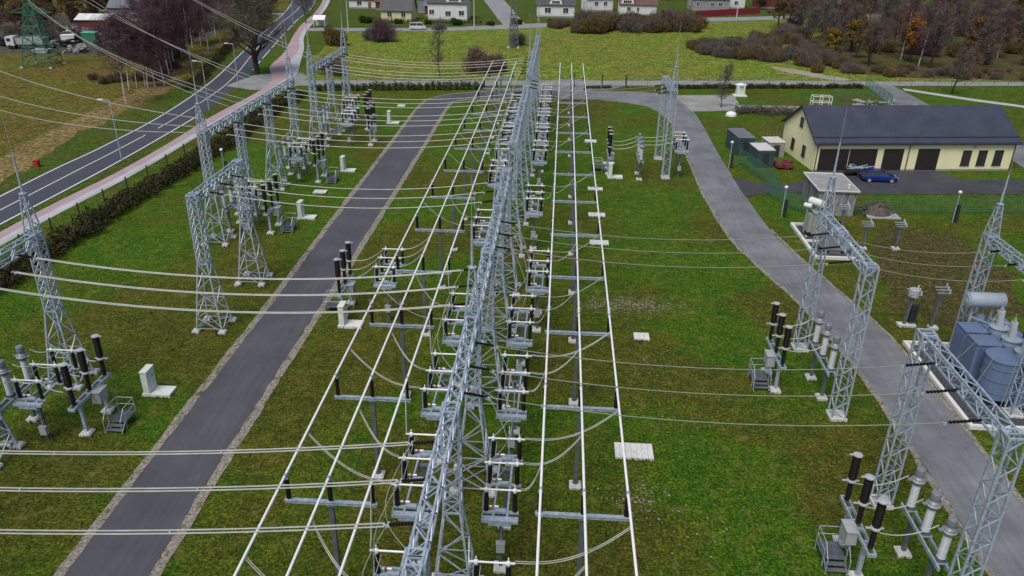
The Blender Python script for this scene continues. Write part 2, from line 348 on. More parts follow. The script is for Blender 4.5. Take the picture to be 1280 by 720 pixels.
def strip(name, L, Rr, z, m, step=4, kind='structure'):
    n = max(len(resamp(L, step)), len(resamp(Rr, step)))
    if name == 'kerb_strip': n = n * 6
    def even(pts):
        q = resamp(pts, 1.0); return [q[min(len(q) - 1, round(i * (len(q) - 1) / (n - 1)))] for i in range(n)]
    a, b = even(L), even(Rr)
    if name == 'kerb_strip':
        jq = lambda p: Vector((noise.noise(p * 1.3) * .12 + noise.noise(p * 4) * .08, noise.noise(p * 1.3 + Vector((5, 5, 5))) * .12, 0))
        a = [p + jq(p) for p in a]; b = [p + jq(p) for p in b]
    vs = [(p.x, p.y, z) for p in a] + [(p.x, p.y, z) for p in b]
    o = MB().add(vs, [(i, n + i, n + i + 1, i + 1) for i in range(n - 1)]).build(name, m); return tag(o, kind=kind)
def ribbon(mb, pts, w, z, dash=None):
    q = resamp(pts, 1.0); s = 0
    for i in range(len(q) - 1):
        d = (q[i + 1] - q[i]); L = d.length; s += L
        if L < 1e-6 or (dash and (s % sum(dash)) > dash[0]): continue
        n0 = Vector((-d.y, d.x, 0)).normalized() * w / 2
        mb.add([(*(q[i] + n0).xy, z), (*(q[i] - n0).xy, z), (*(q[i + 1] - n0).xy, z), (*(q[i + 1] + n0).xy, z)], [(3, 2, 1, 0)])
strip('highway', HL, HR, .024, 'hwy')
mb = MB(); off = lambda P, d: [(p[0] + d, p[1]) for p in P]
ribbon(mb, off(HL, .35), .22, .03); ribbon(mb, off(HR[:7], -.3), .22, .03); ribbon(mb, off(HR[8:], -.3), .22, .03, (12, 3))
ribbon(mb, [((a[0] * .5 + b[0] * .5), a[1]) for a, b in zip(HL, [(HR[min(range(len(HR)), key=lambda k: abs(HR[k][1] - a[1]))][0], 0) for a in HL])], .16, .031, (90, 4))
tag(mb.build('road_markings', 'paint'), kind='structure')
PL = [(-56.0, 20), (-56.2, 71), (-55.0, 90), (-54.8, 104.9), (-55.3, 121.8), (-54.8, 139.2), (-56, 151.8), (-61.3, 166), (-64.5, 185), (-73.9, 225.6), (-88.6, 301.5), (-135, 470)]
PM = [(-54.9, 20), (-55, 69.3), (-53.7, 90), (-53.5, 105.1), (-53.6, 118.2), (-53.4, 140.7), (-54.4, 157), (-58.9, 172), (-62.6, 190), (-71.0, 220), (-87.0, 301.8), (-133, 470)]
PR = [(-53.7, 20), (-53.8, 67.5), (-52.5, 90), (-52.3, 105.2), (-52.4, 118.3), (-52.2, 143), (-52.9, 157), (-57.3, 174.4), (-61.4, 190), (-69.8, 220), (-86, 301.8), (-132, 470)]
strip('cycle_path', PL, PM, .032, 'pink'); strip('footpath', PM, PR, .034, 'walk')
strip('verge_strip', off(HR[:8], .25), PL[:7], .026, 'verge')
# perimeter street, far street, lanes
sheet('perimeter_street', [(-59.5, 147), (-57, 146.1), (-9.3, 152.6), (40.7, 158.8), (60.4, 161.5), (66, 162.3), (95, 166.2), (180, 178), (180, 181), (92, 169.3), (62, 166.3), (42, 164.3), (-9.6, 157.3), (-52, 152), (-60.5, 151)], .028, 'perim', .25, 3)
sheet('far_street', [(-70.5, 220), (-35, 225.6), (-14.4, 234.2), (40.4, 259.5), (113.4, 288), (200, 330), (200, 340), (116.2, 296.7), (41.9, 270), (-15.1, 244), (-36, 232), (-71.5, 226)], .022, 'perim', .3, 4)
sheet('side_street', [(-17.5, 241), (-11, 244), (-25, 330), (-40, 460), (-50, 460), (-33, 330)], .026, 'perim', .3, 6)
sheet('farm_lane', [(-150, 262), (-100, 254), (-87, 262), (-87, 256), (-100, 249), (-150, 257)], .020, 'apron')
sheet('sand_path', [(56, 166), (60, 167), (52, 178), (46, 182), (47, 176)], .020, 'sand', .8, 2)
sheet('lane', [(60.5, 161.5), (66, 162.5), (66, 143), (69, 115), (66, 103), (62.2, 103), (63.5, 115), (61, 132), (59, 146)], .030, 'asphalt_l')
sheet('footway', [(66.5, 158), (75, 150), (92, 138), (93, 139.5), (76, 152), (67, 160)], .018, 'walk')
sheet('street_corner', [(-62.5, 145), (-56, 142), (-49.5, 146), (-50, 156), (-53, 160), (-57, 158), (-61, 157)], .029, 'perim', .2, 2)
# inner roads
LE = [(-23.6, 5), (-23.6, 39.5), (-23.5, 60.9), (-23.6, 108.5), (-23.6, 133.3), (-22.1, 140), (-18.2, 144), (-9, 148), (0, 149.2), (14, 150)]
RE = [(-19.4, 5), (-19.5, 39.8), (-19.3, 68.3), (-19.2, 109), (-19.2, 134), (-17.8, 138), (-14, 140.2), (-8.6, 141.5), (0, 141.5), (14, 141.5)]
strip('inner_road', LE, RE, .030, 'asphalt', 3)
strip('kerb_strip', [(p[0] - .55, p[1]) for p in LE[:6]] + [(-18.4, 144.6), (-9.1, 148.6)], LE[:6] + [(-18.2, 144), (-9, 148)], .034, 'kerb', 3)
strip('kerb_strip', RE[:5] + [(-17.8, 138), (-14, 140.2), (-8.6, 141.5)], [(p[0] + .6, p[1]) for p in RE[:5]] + [(-17.4, 137.5), (-13.8, 139.6), (-8.6, 141)], .034, 'kerb', 3)
RL = [(0, 141.3), (7.5, 142), (12.7, 139.8), (15.9, 136.5), (17.9, 129), (18.2, 120), (18.0, 105), (17.8, 94.5), (17.8, 87.1), (18.4, 76), (19.9, 68.2), (21.5, 61.7), (22.7, 52), (23.0, 44.7), (23, 31), (23, 5)]
RR = [(0, 149.2), (14, 150), (19.5, 148.2), (22.0, 144), (22.7, 138), (22.8, 125), (22.5, 113.7), (22.4, 103.6), (22.5, 90.1), (22.8, 79.4), (23.9, 71.5), (25.2, 65.2), (26.7, 57.5), (27.1, 50), (27.2, 36.7), (27.3, 5)]
strip('service_road', RL, RR, .036, 'asphalt_l', 3)
strip('kerb_strip', [(p[0] - .4, p[1] - (.4 if p[0] < 14 else 0)) for p in RL[1:]], RL[1:], .040, 'kerb', 3)
strip('kerb_strip', RR[9:], [(p[0] + .3, p[1]) for p in RR[9:]], .040, 'kerb', 3)
sheet('road_junction', [(-10, 148.5), (-4, 153.4), (4, 154.2), (12.5, 154.8), (9, 150.5), (5, 149.5), (-8, 147.5)], .038, 'asphalt_l')
sheet('concrete_apron', [(20.8, 147.4), (32.2, 149.1), (31.6, 140.8), (46, 140.7), (45, 137.8), (28, 135.7), (22.5, 134.4)], .042, 'apron', .3, 2)
sheet('yard_drive', [(22.3, 98), (22.4, 90), (25.5, 91.9), (29.4, 92.3), (33.3, 92.1), (56.7, 94.5), (75, 97), (78, 103), (59.6, 100.4), (51.6, 99.7), (50.2, 103.4), (33.5, 101.6), (33.3, 99), (28.6, 95.2), (24.5, 95.8)], .044, 'asphalt_d')
sheet('bare_patch', [(29, 62), (33, 58), (40, 61), (43, 70), (42, 79), (36, 82), (31.5, 74)], .010, 'mulch', 1.5, 1.5)
mb = MB()
rr = random.Random(5)
for cx, cy, n, sx, sy in ((6.5, 60.2, 900, 2.4, .8), (5.2, 35.5, 160, .9, .8), (-6.8, 27.2, 80, .4, .3), (9, 33.5, 60, 2, 2), (6.5, 52, 80, 1.5, 4)):
    for i in range(n):
        x, y = rr.gauss(cx, sx), rr.gauss(cy, sy); s = rr.uniform(.02, .085)
        mb.lathe([(s, .0), (s * .8, s * .25), (s * .3, s * .4)], (x, y, -.01), 5)
tag(mb.build('gravel_scatter', 'kerb'), 'scattered pale stones and bare soil on the lawn', 'gravel', kind='stuff')

# ------------------------------------------------------------------ lattice gantries
def lattice(mb, corners0, corners1, n, leg=.085, br=.05, cap=False, faces=(0, 1, 2, 3), cross=False):
    """four chords from corners0 to corners1 with zigzag bracing on the four faces"""
    A = [Vector(c) for c in corners0]; B = [Vector(c) for c in corners1]
    for a, b in zip(A, B): mb.bar(a, b, leg)
    for f in faces:
        g = (f + 1) % 4
        for k in range(n):
            t0, t1 = k / n, (k + 1) / n
            p, q = (A[f].lerp(B[f], t0), A[g].lerp(B[g], t1)), (A[g].lerp(B[g], t0), A[f].lerp(B[f], t1))
            if cross: mb.bar(*p, br); mb.bar(*q, br)
            else: mb.bar(*(p if (k + f) % 2 else q), br)
    for t in ((0, 1) if cap else ()):
        P = [a.lerp(b, t) for a, b in zip(A, B)]
        for f in range(4): mb.bar(P[f], P[(f + 1) % 4], leg * .9)
def sq(cx, cy, z, hx, hy=None):
    hy = hx if hy is None else hy
    return [(cx - hx, cy - hy, z), (cx + hx, cy - hy, z), (cx + hx, cy + hy, z), (cx - hx, cy + hy, z)]
BZ0, BZ1 = 10.35, 11.05
def flared_mesh():
    mb = MB(); lattice(mb, sq(0, 0, .12, 1.03), sq(0, 0, 5.6, .38), 5, .10, .055, cross=False)
    for z, h in ((.35, 1.0), (2.3, .78)):
        q = sq(0, 0, z, h)
        for i in range(4): mb.bar(q[i], q[(i + 1) % 4], .05)
    q = sq(0, 0, .5, .98); mb.bar(q[0], q[2], .05); mb.bar(q[1], q[3], .05)
    lattice(mb, sq(0, 0, 5.6, .38), sq(0, 0, BZ1, .36), 8, .09, .05, cap=True, cross=True)
    return mb.mesh('column', 'steel')
def slim_mesh(H=BZ1):
    mb = MB(); lattice(mb, sq(0, 0, .12, .42), sq(0, 0, H, .36), 16, .10, .05, cap=True); return mb.mesh('column', 'steel')
def foot_mesh(w=.5, h=.28):
    mb = MB(); mb.prism([(-w / 2, -w / 2), (w / 2, -w / 2), (w / 2, w / 2), (-w / 2, w / 2)], -.1, h * .7)
    mb.box((0, 0, h * .7 + h * .15), (w * .8, w * .8, h * .3)); return mb.mesh('footing', 'conc')
def beam_mesh(L):
    mb = MB(); w = .26
    c0 = [(-w, 0, BZ0), (w, 0, BZ0), (w, 0, BZ1), (-w, 0, BZ1)]; c1 = [(x, L, z) for x, y, z in c0]
    lattice(mb, c0, c1, max(4, round(L / .72)), .085, .05, cap=True)
    for k in range(1, 4): mb.box((0, L * k / 4, BZ0 - .02), (.5, .12, .03))
    return mb.mesh('beam', 'steel')
def mast_mesh():
    mb = MB(); lattice(mb, sq(0, 0, BZ1, .36), sq(0, 0, 13.7, .13), 6, .07, .04)
    mb.lathe([(.24, 13.7), (.24, 13.76)], n=10); mb.tube((0, 0, 13.7), (0, 0, 16.2), .085, .05, 8); mb.tube((0, 0, 16.2), (0, 0, 18.6), .015, .01, 5)
    return mb.mesh('lightning_mast', 'steel')
ME = {'flared': flared_mesh(), 'slim': slim_mesh(), 'foot': foot_mesh(.55), 'slab': foot_mesh(1.1, .3), 'mast': mast_mesh(), 'foot_s': foot_mesh(.7, .25)}
_beams = {}
def part(name, mesh, parent, loc=(0, 0, 0), label=None, rz=0):
    o = bpy.data.objects.new(name, mesh); col.objects.link(o); o.parent = parent; o.location = loc
    if rz: o.rotation_euler = (0, 0, rz)
    if label: o['label'] = label
    return o
def gantry(x, ys, label, group, kind='flared', masts=(), mx=0.0, zs=1.0):
    t = empty('lattice_gantry', (x, ys[0], 0), label, 'gantry', group); t.scale = (1, 1, zs)
    for y in ys:
        c = part('column', ME[kind], t, (0, y - ys[0], 0))
        if kind == 'flared':
            for i in (-1, 1):
                for j in (-1, 1): part('footing', ME['foot'], c, (i * 1.05, j * 1.05, 0))
        else: part('footing', ME['slab'], c)
    for a, b in zip(ys, ys[1:]):
        L = round(b - a, 2)
        if L not in _beams: _beams[L] = beam_mesh(L - .02)
        part('beam', _beams[L], t, (0, a - ys[0] + .01, 0))
    for y in masts: part('lightning_mast', ME['mast'], t, (mx, y - ys[0], 0))
    return t
GC, G2, G1 = 'central row of steel lattice gantries', 'tall steel gantries beside the hedge', 'gantries on the right lawn'
gantry(-4.1, [10.4, 19, 27.6, 36.2, 44.8, 53.4, 62], 'longest grey lattice gantry running up from the bottom edge at the picture centre', GC, masts=(36.2, 53.4), mx=0)
gantry(-4.1, [70.6, 79.2, 87.8, 96.4], 'middle one of the central lattice gantries, between the two gaps in the row', GC, masts=())
gantry(-4.1, [105, 113.6, 122.2, 130.8, 139.4], 'farthest central lattice gantry with a tall mast, ending before the meadow', GC, masts=(105, 139.4))
gantry(-33.3, [19, 27.6, 36.2, 44.8], 'lattice gantry with a lightning mast at the left picture edge above the nearest breakers', G2, masts=(44.8,))
gantry(-33.3, [70.6, 79.2, 87.8, 96.4], 'long lattice gantry beside the pink path with masts on both ends', G2, masts=(70.6, 96.4))
gantry(-33.3, [105, 113.6, 122.2], 'farthest lattice gantry on the left near the street corner', G2, masts=(105, 122.2))
gantry(-26.6, [53.3, 62.0], 'single bay lattice gantry with wide feet standing alone left of the inner road', 'short gantry by the inner road')
gantry(19.1, [27.6, 36.2], 'slim legged lattice gantry at the bottom right beside the blue grey transformer', G1, 'slim')
gantry(19.2, [44.7, 53.8], 'slim legged lattice gantry on the right lawn in front of the small transformer', G1, 'slim', masts=(53.8,))
gantry(13.7, [96.5, 105.1], 'distant slim legged lattice gantry at the bend of the service road', G1, 'slim', masts=(96.5,))
gantry(31.3, [46.0, 54.5], 'lattice gantry with a mast at the right picture edge behind the large transformer', G1, 'slim', masts=(54.5,), zs=.87)

# ------------------------------------------------------------------ post insulators etc. (shared meshes)
def shed_prof(r, z0, z1, n, core=.6):
    p = [(r * core, z0)]
    d = (z1 - z0) / n
    for i in range(n):
        z = z0 + i * d; p += [(r * core, z + d * .15), (r, z + d * .35), (r, z + d * .5), (r * core, z + d * .8)]
    return p + [(r * core, z1)]
def ins_mesh(r=.12, h=1.2, n=9, m='porc'):
    mb = MB(); mb.lathe(shed_prof(r, .05, h - .05, n, .8), n=10); mb.lathe([(r * .9, 0), (r * .9, .06)], n=10, mi=1); mb.lathe([(r * .8, h - .06), (r * .8, h)], n=10, mi=1)
    return mb.mesh('post_insulator', [m, 'steel'])
ME['ins'] = ins_mesh(); ME['ins_t'] = ins_mesh(.125, 1.25, 9)
# busbars
BZ = 6.85
for X, side in ((-11.75, 'left'), (-9.75, 'left'), (-7.75, 'left'), (-.15, 'right'), (1.78, 'right'), (3.72, 'right')):
    i = [-11.75, -9.75, -7.75, -.15, 1.78, 3.72].index(X) % 3
    t = empty('busbar_tube', (X, 10, BZ), '%s long white busbar tube of the %s set of three' % (['left', 'middle', 'right'][i], side), 'busbar', 'long white busbar tubes')
    MB().tube((0, 0, 0), (0, 128.5, 0), .06, n=10).build('tube', 'alu', t)
    cm = MB().tube((0, -.09, 0), (0, .09, 0), .085, n=8).box((0, 0, -.1), (.16, .16, .1)).mesh('clamp', 'steel')
    for k in range(14): part('clamp', cm, t, (0, 9.1 + (k + 1) * 8.58 - 8.58, 0))
    for k in (2, 5, 8): part('expansion_joint', MB().bar((-.1, -.1, -.1), (-.1, -.1, .28), .05).bar((.1, .1, -.1), (.1, .1, .24), .05).bar((-.1, -.1, -.02), (.1, .1, -.02), .06).mesh('expansion_joint', 'steel'), t, (0, (9.5 if side == 'right' else 9.5) + k * 8.58 + 8.58, 0))
def support_proto():
    t = empty('busbar_support', (0, 0, 0), 'x', 'bus support')
    mb = MB(); mb.bar((0, 0, .15), (0, 0, 5.3), .22, .22, up=(0, 1, 0)); mb.box((0, 0, .17), (.5, .5, .04)); mb.box((0, 0, 5.3), (.34, .34, .04))
    for a, b in ((.17, 0), (-.17, 0), (0, .17), (0, -.17)): mb.add([(a * .6 - b * .1, b * .6 + a * .1, .2), (a * 1.3, b * 1.3, .2), (a * .6, b * .6, .6)], [(0, 1, 2)])
    mb.build('post', 'steel_d', t)
    part('footing', ME['foot_s'], t)
    mb = MB(); mb.box((0, 0, 5.42), (4.25, .16, .16)); mb.box((0, 0, 5.51), (4.3, .22, .015))
    for x in (-1.95, 0, 1.95): mb.box((x, 0, 5.51), (.3, .26, .04))
    mb.build('crossarm', 'steel', t)
    for x in (-1.95, 0, 1.95): part('post_insulator', ME['ins'], t, (x, 0, 5.53))
    return t
sp = support_proto(); used = False
for side, X in (('left', -9.75), ('right', 1.78)):
    n = 14
    for k in range(n):
        y = 19.1 + 8.58 * k
        if k == 0: continue
        place(sp, used, (X, y, 0), '%s T shaped post from the bottom edge under the %s busbars' % (['', 'first', 'second', 'third', 'fourth', 'fifth', 'sixth', 'seventh', 'eighth', 'ninth', 'tenth', 'eleventh', 'twelfth', 'thirteenth'][k], side), 'T shaped posts carrying the busbars'); used = True

# ------------------------------------------------------------------ three phase disconnector (blades along x, phases along y)
def disconnector_proto(zt=4.1):
    t = empty('disconnector', (0, 0, 0), 'x', 'disconnector')
    for y in (-1.55, 1.55):
        p = MB(); p.bar((0, y, .15), (0, y, zt - .28), .18, .18, up=(0, 1, 0)); p.box((0, y, .2), (.42, .42, .05)); p.box((0, y, zt - .3), (.7, .3, .06))
        p.bar((-.42, y, zt - .35), (0, y, zt - .95), .07); p.bar((.42, y, zt - .35), (0, y, zt - .95), .07)
        p.build('post', 'steel_d', t); part('footing', ME['foot_s'], t, (0, y, 0))
    mb = MB()
    for x in (-.33, .33): mb.box((x, 0, zt - .18), (.1, 5.0, .18))
    mb.box((0, -2.42, zt - .14), (1.75, .34, .16)); mb.box((0, 2.42, zt - .14), (1.5, .14, .16)); mb.box((0, -2.35, zt - .32), (1.1, .5, .12))
    mb.build('frame', 'steel', t)
    b = MB(); b.box((0, -1.78, 1.65), (.42, .26, .55)); b.box((0, -1.78, 1.94), (.46, .30, .03)); b = b.build('drive_box', 'grey', t)
    MB().tube((0, -1.72, 1.9), (.1, -1.72, zt - .3), .025, n=5).build('drive_rod', 'steel', t)
    mb = MB(); mb.bar((-.86, -2.45, zt - .02), (-.86, 2.1, zt + .02), .04); mb.bar((-.5, -2.1, zt + 1.02), (-.5, 2.1, zt + 1.02), .025)
    for y in (-2, 0, 2): mb.bar((-.86, y, zt - .1), (-.78, y - .1, zt + 1.2), .05)
    mb.build('linkage', 'steel', t)
    for y in (-2, 0, 2):
        mb = MB(); mb.box((0, y, zt - .04), (1.75, .16, .10)); mb.box((0, y, zt + .06), (.5, .22, .10))
        u = mb.build('phase_base', 'steel', t)
        for x in (-.68, .68): part('post_insulator', ME['ins_t'], u, (x, y, zt))
        mb = MB(); mb.tube((-.62, y, zt + 1.32), (.62, y, zt + 1.32), .045, n=8)
        for x in (-.68, .68): mb.lathe([(.09, zt + 1.24), (.11, zt + 1.3), (.09, zt + 1.4), (.03, zt + 1.42), (.03, zt + 1.6)], (x, y, 0), 8); mb.box((x * 1.2, y, zt + 1.32), (.3, .09, .05))
        mb.build('blade', 'alu', u)
        mb = MB(); mb.tube((-.62, y + .12, zt + .2), (-.1, y + .12, zt + .2), .05, n=8, mi=0); mb.tube((-.42, y + .12, zt + .2), (-.3, y + .12, zt + .2), .054, n=8, mi=1); mb.build('earthing_rod', ['alu', 'red'], u)
    return t
ds = disconnector_proto(); used = False
DG = 'three phase disconnectors along the central gantries'
# right side row then left side row: (x, y)
DR = [(-2.05, 22.6), (-2.05, 31.2), (-2.05, 39.7), (-2.05, 48.1), (-1.1, 56.4), (-2.05, 73.2), (-2.05, 90.3), (-2.05, 98.9), (-2.05, 107.5), (-2.05, 116.1), (-2.05, 124.7)]
DL = [(-6.35, 22.9), (-6.35, 31.2), (-6.35, 39.5), (-6.35, 48.0), (-6.35, 65.6), (-6.35, 81.6), (-6.35, 90.3), (-6.35, 98.9), (-6.35, 107.5), (-6.35, 116.1)]
for lst, sd in ((DR, 'right'), (DL, 'left')):
    for i, (x, y) in enumerate(lst):
        place(ds, used, (x, y, 0), '%s three phase disconnector on the %s side of the central gantries' % (od(i, len(lst)), sd), DG); used = True

def cable(name, pts, r, label, cat, group, m='wire', n=5):
    o = MB().path(pts, r, n).build(name, m); return tag(o, label, cat, group)
# droppers from busbars to disconnector terminals
PH = ['nearest', 'middle', 'far']
for lst, sd in ((DR, 'right'), (DL, 'left')):
    for i, (x, y) in enumerate(lst):
        for k in range(3):
            yy = y - 2 + 2 * k
            if sd == 'right': bx = [-.15, 1.78, 3.72][k]; a = Vector((x + .95, yy, 5.45))
            else: bx = [-11.75, -9.75, -7.75][k]; a = Vector((x - .95, yy, 5.45))
            b = Vector((bx, yy + (1.8 if sd == 'left' else .4) + .3 * k, BZ - .05)); d = b - a
            pts = []
            for j in range(13):
                s = j / 12; p = a.lerp(b, s); p.z = a.z + (b.z - a.z) * (s ** 2.2) - .35 * math.sin(math.pi * s) * (1 if abs(d.x) > 2.2 else .5); pts.append(p)
            mb = MB(); mb.path(pts, .022, 5)
            if y < 45: mb.path([p + Vector((0, .11, 0)) for p in pts], .022, 5)
            tag(mb.build('dropper_cable', 'wire'), '%s curved dropper at the %s disconnector on the %s side' % (PH[k], od(i, len(lst)), sd), 'cable', 'curved dropper cables at the disconnectors')

# ------------------------------------------------------------------ circuit breakers
def breaker_proto():
    t = empty('circuit_breaker', (0, 0, 0), 'x', 'circuit breaker')
    for y in (-1.25, 1.25):
        p = MB(); p.bar((0, y, .15), (0, y, 2.25), .2, .2, up=(0, 1, 0)); p.box((0, y, .2), (.5, .5, .06)); p.build('post', 'steel', t)
        part('footing', ME['foot_s'], t, (0, y, 0))
    mb = MB()
    for x in (-.17, .17): mb.box((x, 0, 2.36), (.08, 4.3, .2))
    for y in (-2.1, -1.2, -.3, .3, 1.2, 2.1): mb.box((0, y, 2.36), (.26, .1, .18))
    mb.build('frame', 'steel', t)
    b = MB(); b.box((.42, .2, 2.0), (.55, .9, .8)); b.box((.42, .2, 2.42), (.62, 1.0, .05)); b.build('drive_cabinet', 'grey', t)
    for y in (-1.75, 0, 1.75):
        u = MB(); u.lathe([(.13, 3.68), (.24, 3.72), (.24, 3.80), (.13, 3.84)], (0, y, 0), 12); u.box((.3, y, 3.76), (.35, .12, .04)); u.box((-.28, y, 3.76), (.2, .1, .04)); u.build('collar', 'cap', t)
        u = MB(); u.lathe([(.18, 5.32), (.24, 5.36), (.24, 5.42), (.12, 5.45)], (0, y, 0), 12); u.box((.26, y, 5.39), (.3, .12, .04)); u.build('end_cap', 'cap', t)
        u = t
        l = MB(); l.lathe(shed_prof(.135, 2.52, 3.68, 12, .85), (0, y, 0), 12); l.build('lower_insulator', 'porc', u)
        l = MB(); l.lathe([(.15, 3.84), (.19, 3.92)] + shed_prof(.215, 3.93, 5.2, 14, .9) + [(.18, 5.32)], (0, y, 0), 12); l.build('interrupter', 'porc', u)
    return t
bk = breaker_proto(); used = False
BR = [(-28.85, 40.1, 'left', 'large near black three pole breaker at the left edge beside a pale cabinet'),
      (-28.95, 74.4, 'left', 'black three pole breaker behind the short single bay gantry'),
      (-28.95, 91.4, 'left', 'black three pole breaker left of the inner road, beyond the short gantry'),
      (-26.4, 108.6, 'left', 'distant black three pole breaker beside the farthest inner road cabinets'),
      (-28.9, 117.3, 'left', 'farthest black three pole breaker on the left, below the corner gantry'),
      (-16.9, 57.0, 'mid', 'black three pole breaker on the right shoulder of the inner road'),
      (15.85, 31.6, 'right', 'black three pole breaker at the bottom right of the lawn'),
      (15.85, 48.8, 'right', 'black three pole breaker on the right lawn before the slim gantry leg'),
      (6.55, 98.4, 'far', 'distant black three pole breaker alone on the lawn right of the busbars')]
def place_breaker(x, y, side, lab):
    global used
    place(bk, used, (x, y, 0), lab, 'three pole circuit breakers', math.pi if side in ('right',) else 0); used = True
for b in BR: place_breaker(*b)

# ------------------------------------------------------------------ current transformers (three on a frame)
def ct_proto():
    t = empty('current_transformers', (0, 0, 0), 'x', 'current transformer')
    for y in (-1.3, 1.3):
        p = MB(); p.bar((0, y, .15), (0, y, 2.35), .2, .2, up=(0, 1, 0)); p.box((0, y, .2), (.5, .5, .06)); p.build('post', 'steel_d', t)
        part('footing', ME['foot_s'], t, (0, y, 0))
    mb = MB()
    for x in (-.22, .22): mb.box((x, 0, 2.45), (.09, 4.6, .2))
    for y in (-1.8, 0, 1.8): mb.box((0, y, 2.58), (.6, .5, .06))
    mb.build('frame', 'steel', t)
    for y in (-1.8, 0, 1.8):
        u = MB(); u.box((0, y, 2.72), (.42, .42, .22)); u = u.build('base_box', 'steel_d', t)
        i = MB(); i.lathe([(.21, 2.83)] + shed_prof(.20, 2.86, 4.15, 16, .86), (0, y, 0), 14); i.build('insulator', 'porc_l', u)
        h = MB(); h.lathe([(.16, 4.15), (.27, 4.25), (.3, 4.32), (.3, 4.55), (.24, 4.62), (.2, 4.66), (.2, 4.8), (.23, 4.82), (.23, 5.1), (.2, 5.16), (.06, 5.18)], (0, y, 0), 16)
        h.box((.36, y, 4.45), (.3, .2, .05)); h.box((-.36, y, 4.45), (.3, .2, .05))
        h.build('head', 'ctgrey', u, smooth=False)
        r = MB(); r.lathe([(.31, 4.40), (.335, 4.42), (.335, 4.46), (.31, 4.48)], (0, y, 0), 16); r.build('terminal_ring', 'cap', u)
    return t
ct = ct_proto(); used2 = False
CTL = [(18.85, 31.0, 'row of three grey headed current transformers at the bottom right beside the road'),
       (18.85, 48.2, 'row of three grey headed current transformers behind the slim gantry leg on the right lawn'),
       (-33.1, 38.8, 'row of three grey headed current transformers at the left picture edge'),
       (-33.2, 74.6, 'row of current transformers behind the single bay gantry'),
       (-33.2, 91.6, 'row of current transformers under the long gantry beside the hedge'),
       (-33.2, 108.8, 'row of current transformers under the near bay of the farthest left gantry'),
       (10.3, 96.6, 'distant row of grey current transformers between breaker and road bend')]
for x, y, lab in CTL: place(ct, used2, (x, y, 0), lab, 'current transformer rows', 0); used2 = True

# extra disconnectors (lower frames on the feeder bays)
for x, y, lab, rz in ((-31.0, 39.6, 'low disconnector between the near left breaker and current transformers', 0),
                      (-31.2, 74.5, 'low disconnector behind the breaker beyond the short gantry', 0),
                      (-31.2, 91.5, 'low disconnector under the long hedge side gantry', 0),
                      (-29.4, 108.8, 'low disconnector beside the distant left breaker', 0),
                      (-31.4, 117.3, 'farthest low disconnector on the left below the corner gantry', 0),
                      (-13.1, 57.0, 'low disconnector standing left of the left busbars beside the road side breaker', 0),
                      (15.4, 98.6, 'distant low disconnector at the road bend behind the slim gantry', 0)):
    o = copy_tree(ds); o.location = (x, y, -.9 if x < -20 else -.5); o['label'] = lab; o['group'] = 'low disconnectors in the feeder bays'; o.scale = (1, .9, 1)

# short jumper wires between equipment of a bay
def jumpers(y, dy, xs, zs, sag, lab, r=.03):
    for k in (-1, 0, 1):
        pts = []
        for (x0, z0), (x1, z1) in zip(zip(xs, zs), list(zip(xs, zs))[1:]): pts += catenary((x0, y + k * dy, z0), (x1, y + k * dy, z1), sag, 8)
        cable('jumper_cable', pts, r, lab % {-1: 'nearest', 0: 'middle', 1: 'far'}[k], 'cable', 'jumper cables inside the feeder bays', 'wire')
jumpers(31.3, 1.8, (15.9, 18.5), (3.8, 4.45), .35, '%s jumper between the bottom right breaker and current transformers')
jumpers(48.5, 1.8, (15.9, 18.5), (3.8, 4.45), .35, '%s jumper between breaker and transformers of the middle right bay')
jumpers(39.6, 1.8, (-33.1, -31.7, -30.3, -28.9), (4.45, 4.5, 4.5, 3.8), .2, '%s jumper along the nearest left equipment bay')
jumpers(74.5, 1.8, (-33.1, -31.7, -30.3, -28.9), (4.45, 4.5, 4.5, 3.8), .2, '%s jumper in the left bay behind the short gantry')
jumpers(91.5, 1.8, (-33.1, -31.7, -30.3, -28.9), (4.45, 4.5, 4.5, 3.8), .2, '%s jumper in the bay under the long hedge side gantry')
jumpers(57.0, 1.8, (-16.7, -13.9), (5.4 - 1.6, 5.0), .45, '%s jumper between roadside breaker and low disconnector')
jumpers(57.0, 1.8, (-12.4, -9.75), (5.0, 6.6), .5, '%s jumper from the low disconnector up to the left busbars')
jumpers(97.6, 1.8, (6.8, 10.0, 14.8), (3.8, 4.45, 5.0), .3, '%s jumper in the distant right bay')

# ------------------------------------------------------------------ platforms, cabinets, lids
def platform_proto():
    t = empty('service_platform', (0, 0, 0), 'x', 'platform')
    mb = MB(); mb.box((0, 0, .52), (1.15, 1.25, .04))
    for k in range(12): mb.box((-.52 + k * .095, 0, .55), (.03, 1.2, .03))
    mb.build('deck', 'steel_d', t)
    for i in (-1, 1):
        for j in (-1, 1): MB().bar((i * .55, j * .6, 0), (i * .55, j * .6, .52), .05).build('leg', 'steel', t)
    mb = MB()
    for i in (-1, 1):
        for j in (-1, 1): mb.tube((i * .56, j * .62, .5), (i * .56, j * .62, 1.55), .025, n=6)
        for z in (1.05, 1.55): mb.tube((i * .56, -.62, z), (i * .56, .62, z), .022, n=6)
        mb.tube((i * .56, -.62, 1.55), (i * .56, -1.2, .9), .022, n=6); mb.tube((i * .56, -1.2, .9), (i * .56, -1.2, .05), .022, n=6)
    for z in (1.05, 1.55): mb.tube((-.56, .62, z), (.56, .62, z), .022, n=6)
    mb.build('railing', 'steel', t)
    mb = MB()
    for k in range(2): mb.box((0, -.78 - k * .25, .36 - k * .18), (1.0, .26, .04))
    for i in (-1, 1): mb.bar((i * .52, -.62, .5), (i * .52, -1.2, 0), .05, .12)
    mb.build('steps', 'steel_d', t); return t
pf = platform_proto(); up = False
